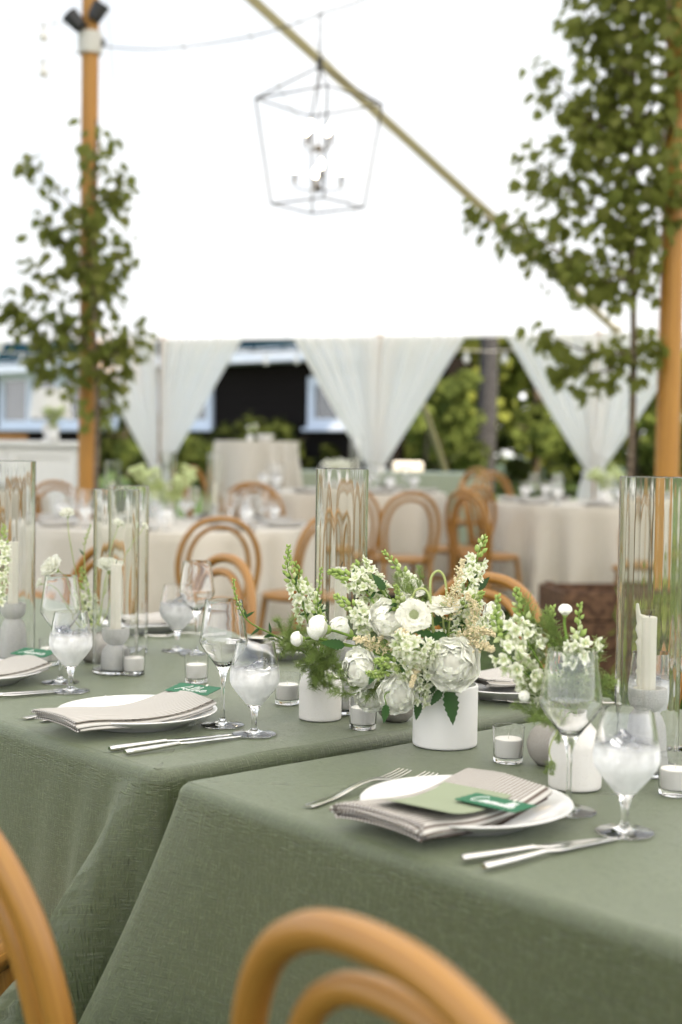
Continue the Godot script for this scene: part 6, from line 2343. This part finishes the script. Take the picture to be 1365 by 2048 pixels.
	leafy_stem("dark green saw-edged leaves deep inside the centrepiece", mouth, [[Vector3(0.1588, 0.9637, -2.2400), Vector3(-0.90, 0.10, 0.25), 0.040], [Vector3(0.1676, 0.9547, -2.2500), Vector3(-0.30, 0.60, 0.25), 0.040], [Vector3(0.1695, 0.9466, -2.2200), Vector3(-1.00, -0.20, 0.25), 0.042], [Vector3(0.1484, 0.9423, -2.2200), Vector3(-0.70, 0.30, 0.25), 0.036], [Vector3(0.1802, 0.9576, -2.2600), Vector3(0.30, 1.00, 0.25), 0.035], [Vector3(0.0738, 1.0053, -2.3300), Vector3(-0.50, 0.70, 0.25), 0.035], [Vector3(0.0562, 0.8888, -2.2000), Vector3(-0.30, -0.60, 0.25), 0.022], [Vector3(0.0094, 0.9159, -2.3000), Vector3(-1.00, 0.20, 0.25), 0.040], [Vector3(0.2288, 1.0047, -2.3600), Vector3(0.50, 0.60, 0.25), 0.030]])
	cosmos("frilled white bloom leaning out above the wine glass by the cylinders", slender, [slender, Vector3(-0.5628, 0.8552, -3.1000), Vector3(-0.5770, 0.9518, -3.0000), Vector3(-0.5915, 0.9769, -2.9500)], Vector3(-0.5997, 0.5513, 0.5800), 0.058, 1401)
	cosmos("small white bloom with green cup at the top of the slender vase", slender, [slender, Vector3(-0.5722, 0.8938, -3.1500), Vector3(-0.5914, 1.0302, -3.1000), Vector3(-0.5962, 1.0826, -3.1000)], Vector3(-0.1043, 0.8658, 0.4895), 0.036, 1402)
	cosmos("frilled white bloom beside the taper candle inside the cylinders", slender, [slender, Vector3(-0.5335, 0.8643, -3.1200), Vector3(-0.5120, 0.9328, -3.1000), Vector3(-0.5068, 0.9636, -3.1000)], Vector3(0.1334, 0.9264, 0.3522), 0.062, 1403)
	cosmos("wispy pale bloom high inside the glass cylinder", slender, [slender, Vector3(-0.5332, 0.8720, -3.1500), Vector3(-0.5174, 0.9837, -3.1500), Vector3(-0.4925, 1.0597, -3.1500)], Vector3(0.3390, 0.8691, 0.3602), 0.030, 1404)
	cosmos("wispy pale bud reaching past the glass cylinder", slender, [slender, Vector3(-0.5224, 0.8534, -3.1200), Vector3(-0.4848, 0.9644, -3.1200), Vector3(-0.4328, 1.0600, -3.1200)], Vector3(0.7205, 0.6083, 0.3330), 0.020, 1405)
	cosmos("tiny green bud leaning towards the outermost cylinder", slender, [slender, Vector3(-0.5646, 0.8466, -3.0800), Vector3(-0.6020, 0.9282, -3.0200), Vector3(-0.6331, 0.9424, -3.0000)], Vector3(-0.7732, 0.3834, 0.5052), 0.022, 1406)


func lay(src: Node3D, u0: float, v0: float, u1: float, v1: float, label: String, group: String, h := 0.0012, k := 1.0) -> void:
	var a := tp(u0, v0, h)
	var d := tp(u1, v1, h) - a
	var o := again(src, label, a, atan2(-d.x, -d.z), group)
	o.scale = Vector3.ONE * k

func make_protos() -> void:
	proto.chair = hidden_proto(make_chair("bentwood chair"))
	for e in [["goblet", make_goblet(true), "goblet"], ["wine", make_wineglass(), "wine glass"], ["plate", make_plate(), "plate"], ["votive", make_votive(), "candle"], ["tube", make_cylinder(0.44), "glass cylinder"], ["tube_low", make_cylinder(0.385), "glass cylinder"], ["holder", make_holder(0.1205), "candle holder"], ["holder_low", make_holder(0.087), "candle holder"], ["taper", make_taper(0.142, false), "candle"], ["taper_run", make_taper(0.1465, true), "candle"], ["bottle", make_bottle_vase(), "vase"], ["ball", make_ball_vase(0.036), "vase"], ["knife", make_knife(), "knife"], ["fork", make_fork(), "fork"],
			["napkin", make_napkin(zigzag(5, 0.070, 0.0034), 0.0012, 0.265, M.napkin_grey, Color(0.16, 0.145, 0.14), [0.030, 0.034, 0.015, -0.004]), "napkin"],
			["napkin_roll", make_napkin(flat_roll(0.072, 0.0040), 0.0014, 0.24, M.napkin_stripe, Color(0.20, 0.15, 0.135), [0.027, 0.034, 0.015, 0.0]), "napkin"],
			["napkin_far", make_napkin(zigzag(4, 0.060, 0.0040), 0.0017, 0.22, M.napkin_grey, Color(0.3, 0.28, 0.27), [0.018, 0.024, 0.008, 0.0]), "napkin"]]:
		proto[e[0]] = e[1]
		e[1].set_meta("category", e[2])

func make_long_tables() -> void:
	# the two long tables stand end to end, a finger's gap between their cloths
	long_table("long banquet table under the closer sage cloth", 0.0, 2.5)
	long_table("long banquet table under the farther sage cloth", -2.56, -0.056)
	long_cloth("sage green linen cloth on the long table with the striped napkin", 0.0, 2.5, 0.0, 1.10, 31, [[0.03, 0.34, 0.10, -0.30, -0.10], [0.34, 0.04, 0.16, 0.0, 0.1]], [[0.1, 0.2, 0.12, 0.1, 0.0]], M.sage_linen)
	long_cloth("sage green linen cloth on the long table with the grey napkins", -2.56, -0.056, 0.012, 1.11, 32, [[0.1, 0.2, 0.12, -0.1, 0.0]], [[0.06, 0.62, 0.033, -0.10, 0.16], [0.16, 0.14, 0.035, 0.0, 0.12], [0.27, 0.08, 0.04, 0.0, 0.05], [0.42, 0.04, 0.10, 0.0, 0.1]], M.sage_linen)
	var far := long_cloth("pale sage cloth on a long table beyond the round tables", 0.0, 2.44, 0.0, 0.9, 33, [[0.1, 0.15, 0.12, -0.1, 0.0]], [[0.1, 0.15, 0.12, 0.1, 0.0]], M.pale_sage_linen)
	far.position = Vector3(-1.03, lawn(0, -13.2) + 0.76, -13.0)
	far.rotation.y = 0.10

	# chairs at the long tables
	for q in [[0.967, -0.24, -0.06, "bentwood chair with double hooped back before the striped napkin setting"], [0.228, -0.278, 0.18, "bentwood chair whose hoop cuts the corner of the picture below the table gap"], [-0.455, -0.212, -0.03, "bentwood chair of which only the round seat shows beside the sage cloth"]]:
		again(proto.chair, q[3], tp(q[0], q[1], -0.76), 2.295 + q[2], "honey bentwood chairs")
	for q in [[0.06, 1.17, 0.1, "bentwood chair across the table behind the dripping candle"], [-1.95, 1.30, -0.1, "bentwood chair across the table behind the pair of distant goblets"], [-0.95, 1.5, 0.2, "bentwood chair across the table behind the bottle vase flowers"], [-2.5, 1.25, 0.1, "bentwood chair across the table behind the outermost cylinder"]]:
		again(proto.chair, q[3], tp(q[0], q[1], -0.76), -0.8465 + q[2], "honey bentwood chairs")

func make_settings() -> void:
	var y := TABLE_YAW
	for q in [[0.408, 0.180, "white dinner plate under the striped napkin and menu card"], [-0.385, 0.20, "white dinner plate under the grey napkin between knives and fork"], [-0.945, 0.185, "white dinner plate at the edge of the picture with a grey napkin"], [-0.20, 0.935, "white dinner plate across the table behind the white pot"], [-0.875, 0.925, "white dinner plate across the table behind the iced goblet"], [-1.45, 0.915, "white dinner plate across the table behind the taper candle"]]:
		again(proto.plate, q[2], tp(q[0], q[1], 0.0012), y, "white dinner plates on the long tables")
	again(proto.napkin_roll, "striped napkin folded thick under the sage menu card", tp(0.415, 0.020), y + 0.03)
	again(proto.napkin, "grey folded napkin with stitched hems on the middle plate", tp(-0.372, 0.034), y - 0.02, "grey napkins on the long tables")
	again(proto.napkin, "grey folded napkin on the plate at the edge of the picture", tp(-0.925, 0.032), y - 0.05, "grey napkins on the long tables")
	for q in [[-0.235, 1.055, "pale napkin on the plate behind the white pot"], [-0.885, 1.04, "pale napkin on the plate behind the iced goblet"], [-1.44, 1.03, "pale napkin on the plate behind the taper candle"]]:
		again(proto.napkin_far, q[2], tp(q[0], q[1], 0.012), y + PI + 0.06, "pale napkins across the long tables")
	# menu card, bent over the napkin
	var menu := thing("menu_card", "blank sage green menu card bent over the striped napkin", "card", tp(0.445, 0.040), y + 0.16)
	var p := PackedVector3Array()
	for s in [0.0, 1.0]:
		for i in 9:
			var x := lerpf(-0.052, 0.052, i / 8.0)
			for j in 13:
				var f := j / 12.0
				var v := 0.148 * f
				var g := (v + 0.018) / 0.24
				var lift := lerpf(0.027, 0.034, g) - 0.015 * sin(PI * g) + 0.0192 * (1.0 - 0.16 * g) + 0.0016
				p.append(Vector3(x, lift + 0.0004 * s + 0.004 * pow(absf(f - 0.5) * 2.0, 3.0), -v))
	var a := Acc.new()
	a.grid(p.slice(0, 117), 9, 13, false, false)
	a.grid(p.slice(117), 9, 13, false, true)
	part("paper", a.mesh(M.sage_paper), menu)
	name_card("green name card lying on the sage menu card", "Camille", Transform3D(Basis(Vector3.UP, y + 0.10) * Basis(Vector3.RIGHT, 0.0), tp(0.478, 0.158, 0.0395)))
	name_card("green name card tucked behind the grey napkin of the middle plate", "Allie", Transform3D(Basis(Vector3.UP, y + 0.30) * Basis(Vector3.RIGHT, 0.16), tp(-0.392, 0.322, 0.047)))
	name_card("green name card behind the grey napkin at the edge of the picture", "Anne", Transform3D(Basis(Vector3.UP, y + 0.34) * Basis(Vector3.RIGHT, 0.16), tp(-0.955, 0.322, 0.047)))
	# cutlery
	var kn := "table knives beside the plates"
	var fk := "table forks beside the plates"
	lay(proto.knife, 0.542, 0.032, 0.589, 0.240, "knife closer to the striped napkin's plate, its blade pointing at the goblet", kn)
	lay(proto.knife, 0.581, 0.027, 0.588, 0.255, "outer knife by the striped napkin's plate", kn)
	lay(proto.knife, -0.213, 0.036, -0.202, 0.255, "knife closer to the middle plate with grey napkin", kn)
	lay(proto.knife, -0.177, 0.041, -0.182, 0.261, "outer knife by the middle plate with grey napkin", kn)
	lay(proto.knife, -0.772, 0.03, -0.752, 0.25, "knife by the plate at the edge of the picture", kn)
	lay(proto.knife, -0.738, 0.03, -0.735, 0.25, "outer knife by the plate at the edge of the picture", kn)
	lay(proto.fork, 0.241, 0.055, 0.179, 0.298, "outer fork by the striped napkin's plate", fk, 0.0012, 1.14)
	lay(proto.fork, 0.276, 0.070, 0.217, 0.316, "fork half under the striped napkin's plate", fk, 0.0012, 1.14)
	lay(proto.fork, -0.528, 0.062, -0.601, 0.284, "outer fork by the middle plate with grey napkin", fk, 0.0012, 1.08)
	lay(proto.fork, -0.492, 0.075, -0.553, 0.300, "fork half under the middle plate", fk, 0.0012, 1.08)
	lay(proto.fork, -0.03, 1.02, -0.172, 0.825, "fork across the table beside the white pot", fk)
	lay(proto.fork, -0.005, 1.03, -0.138, 0.835, "second fork across the table beside the white pot", fk)
	lay(proto.fork, -0.66, 1.04, -0.722, 0.835, "fork across the table beyond the bottle vase", fk)
	lay(proto.fork, -0.63, 1.04, -0.69, 0.835, "second fork across the table beyond the bottle vase", fk)
	lay(proto.fork, -1.25, 1.04, -1.295, 0.84, "fork across the table beside the distant goblet", fk)
	lay(proto.fork, 0.475, 0.92, 0.475, 0.72, "fork across the table behind the dripping candle", fk)
	lay(proto.fork, 0.505, 0.92, 0.51, 0.72, "second fork across the table behind the dripping candle", fk)
	# glasses
	var wg := "water goblets on the long tables"
	for q in [[0.578, 0.288, 1.3, "large iced water goblet standing beside the striped napkin's knives"], [-0.188, 0.300, 0.4, "iced water goblet by the middle plate, before the empty wine glass"], [-0.731, 0.275, 2.2, "brimming iced goblet by the plate at the edge of the picture"], [-1.069, 0.760, 0.9, "distant water goblet across the table beside the taper candle"], [0.283, 0.742, 3.0, "water goblet across the table behind the dripping candle"]]:
		again(proto.goblet, q[3], tp(q[0], q[1], 0.0012), q[2], wg)
	for q in [[0.467, 0.314, "empty wine glass in front of the far bottle vase"], [-0.282, 0.305, "empty wine glass behind the iced goblet of the middle plate"], [-0.835, 0.314, "empty wine glass under the frilled white bloom"], [-0.997, 0.763, "distant empty wine glass across the table"], [0.345, 0.788, "empty wine glass beside the tall cylinder with the dripping candle"]]:
		again(proto.wine, q[2], tp(q[0], q[1], 0.0012), 0.0, "wine glasses on the long tables")
	# votives
	for q in [[0.213, 0.479, "votive candle beside the white pot on the closer table"], [-0.117, 0.479, "votive candle between bottle vase and grey ball vase"], [-0.380, 0.528, "votive candle behind the iced goblet, next to the bottle vase"], [-0.680, 0.536, "votive candle behind the middle name card"], [-0.835, 0.487, "votive candle next to the low grey candle holder"], [0.497, 0.508, "votive candle cut by the picture's edge behind the large goblet"], [-1.06, 0.42, "votive candle between tall holder and name card at the picture's edge"]]:
		again(proto.votive, q[2], tp(q[0], q[1], 0.0012), q[0] * 9.0, "votive candles on the long tables")
	# cylinders with candles
	for q in [[0.387, 0.589, "tube", "holder", "taper_run", "tall glass cylinder round the dripping candle", "tall grey candle holder under the dripping candle", "ivory taper candle with wax run down its side"], [-0.263, 0.553, "tube", "holder", "taper", "tall glass cylinder behind the centrepiece", "grey candle holder hidden behind the centrepiece", "ivory taper candle hidden behind the centrepiece"], [-0.885, 0.474, "tube_low", "holder_low", "taper", "shorter glass cylinder with low holder behind the iced goblet", "low grey candle holder in the shorter glass cylinder", "ivory taper candle in the shorter glass cylinder"], [-1.162, 0.385, "tube", "holder", "taper", "tall glass cylinder cut by the picture's edge", "tall grey candle holder cut by the picture's edge", "ivory taper candle cut by the picture's edge"]]:
		var at := tp(q[0], q[1], 0.0012)
		again(proto[q[2]], q[5], at, 0.0, "glass cylinders on the long tables")
		again(proto[q[3]], q[6], at + Vector3.UP * 0.0062, 0.0, "grey candle holders on the long tables")
		var h := 0.1137 if q[3] == "holder" else 0.0802
		var c := again(proto[q[4]], q[7], at + Vector3.UP * (0.0062 + h), -0.1, "ivory taper candles on the long tables")
		if q[4] == "taper_run":
			c.scale.y = 0.77   # burnt lower than the others
	again(proto.tube_low, "shorter glass cylinder standing behind the slender flower stems", tp(-1.12, 0.655, 0.0012), 0.0, "glass cylinders on the long tables")
	# vases
	again(proto.bottle, "white speckled bottle vase beside the iced goblet, full of fronds", tp(-0.23, 0.48, 0.0012), 0.0, "white speckled bottle vases")
	again(proto.bottle, "white speckled bottle vase behind the front wine glass", tp(0.381, 0.432, 0.0012), 1.0, "white speckled bottle vases")
	again(proto.ball, "grey ball vase half hidden behind the bottle vase at the wine glass", tp(0.266, 0.515, 0.0012), 0.0, "grey ball vases")
	again(proto.ball, "grey ball vase under the ruffled blooms of the centrepiece", tp(-0.135, 0.575, 0.0012), 1.0, "grey ball vases")
	again(proto.ball, "small grey vase holding the thin stems among the cylinders", tp(-1.035, 0.515, 0.0012), 2.0, "grey ball vases")
	var pot := thing("flower_pot", "plain white cylinder pot holding the centrepiece", "vase", tp(0.062, 0.495, 0.0012))
	a = Acc.new()
	a.lathe([Vector2(0, 0), Vector2(0.0495, 0), Vector2(0.0515, 0.0016), Vector2(0.0522, 0.005), Vector2(0.0522, 0.05), Vector2(0.0522, 0.096), Vector2(0.0512, 0.0985), Vector2(0.0492, 0.099), Vector2(0.0478, 0.0975), Vector2(0.0474, 0.05), Vector2(0.047, 0.008), Vector2(0, 0.006)], 64, Vector3.ZERO, 60.0)
	part("body", a.mesh(M.matte_white), pot)


func _ready() -> void:
	make_view()
	make_materials()
	make_ground()
	make_tent()
	make_house()
	make_woods()
	make_protos()
	make_long_tables()
	make_potted_trees()
	make_lantern()
	make_strings()
	make_bar()
	make_round_tables()
	make_settings()
	make_flowers()
	for k in proto:
		proto[k].free()
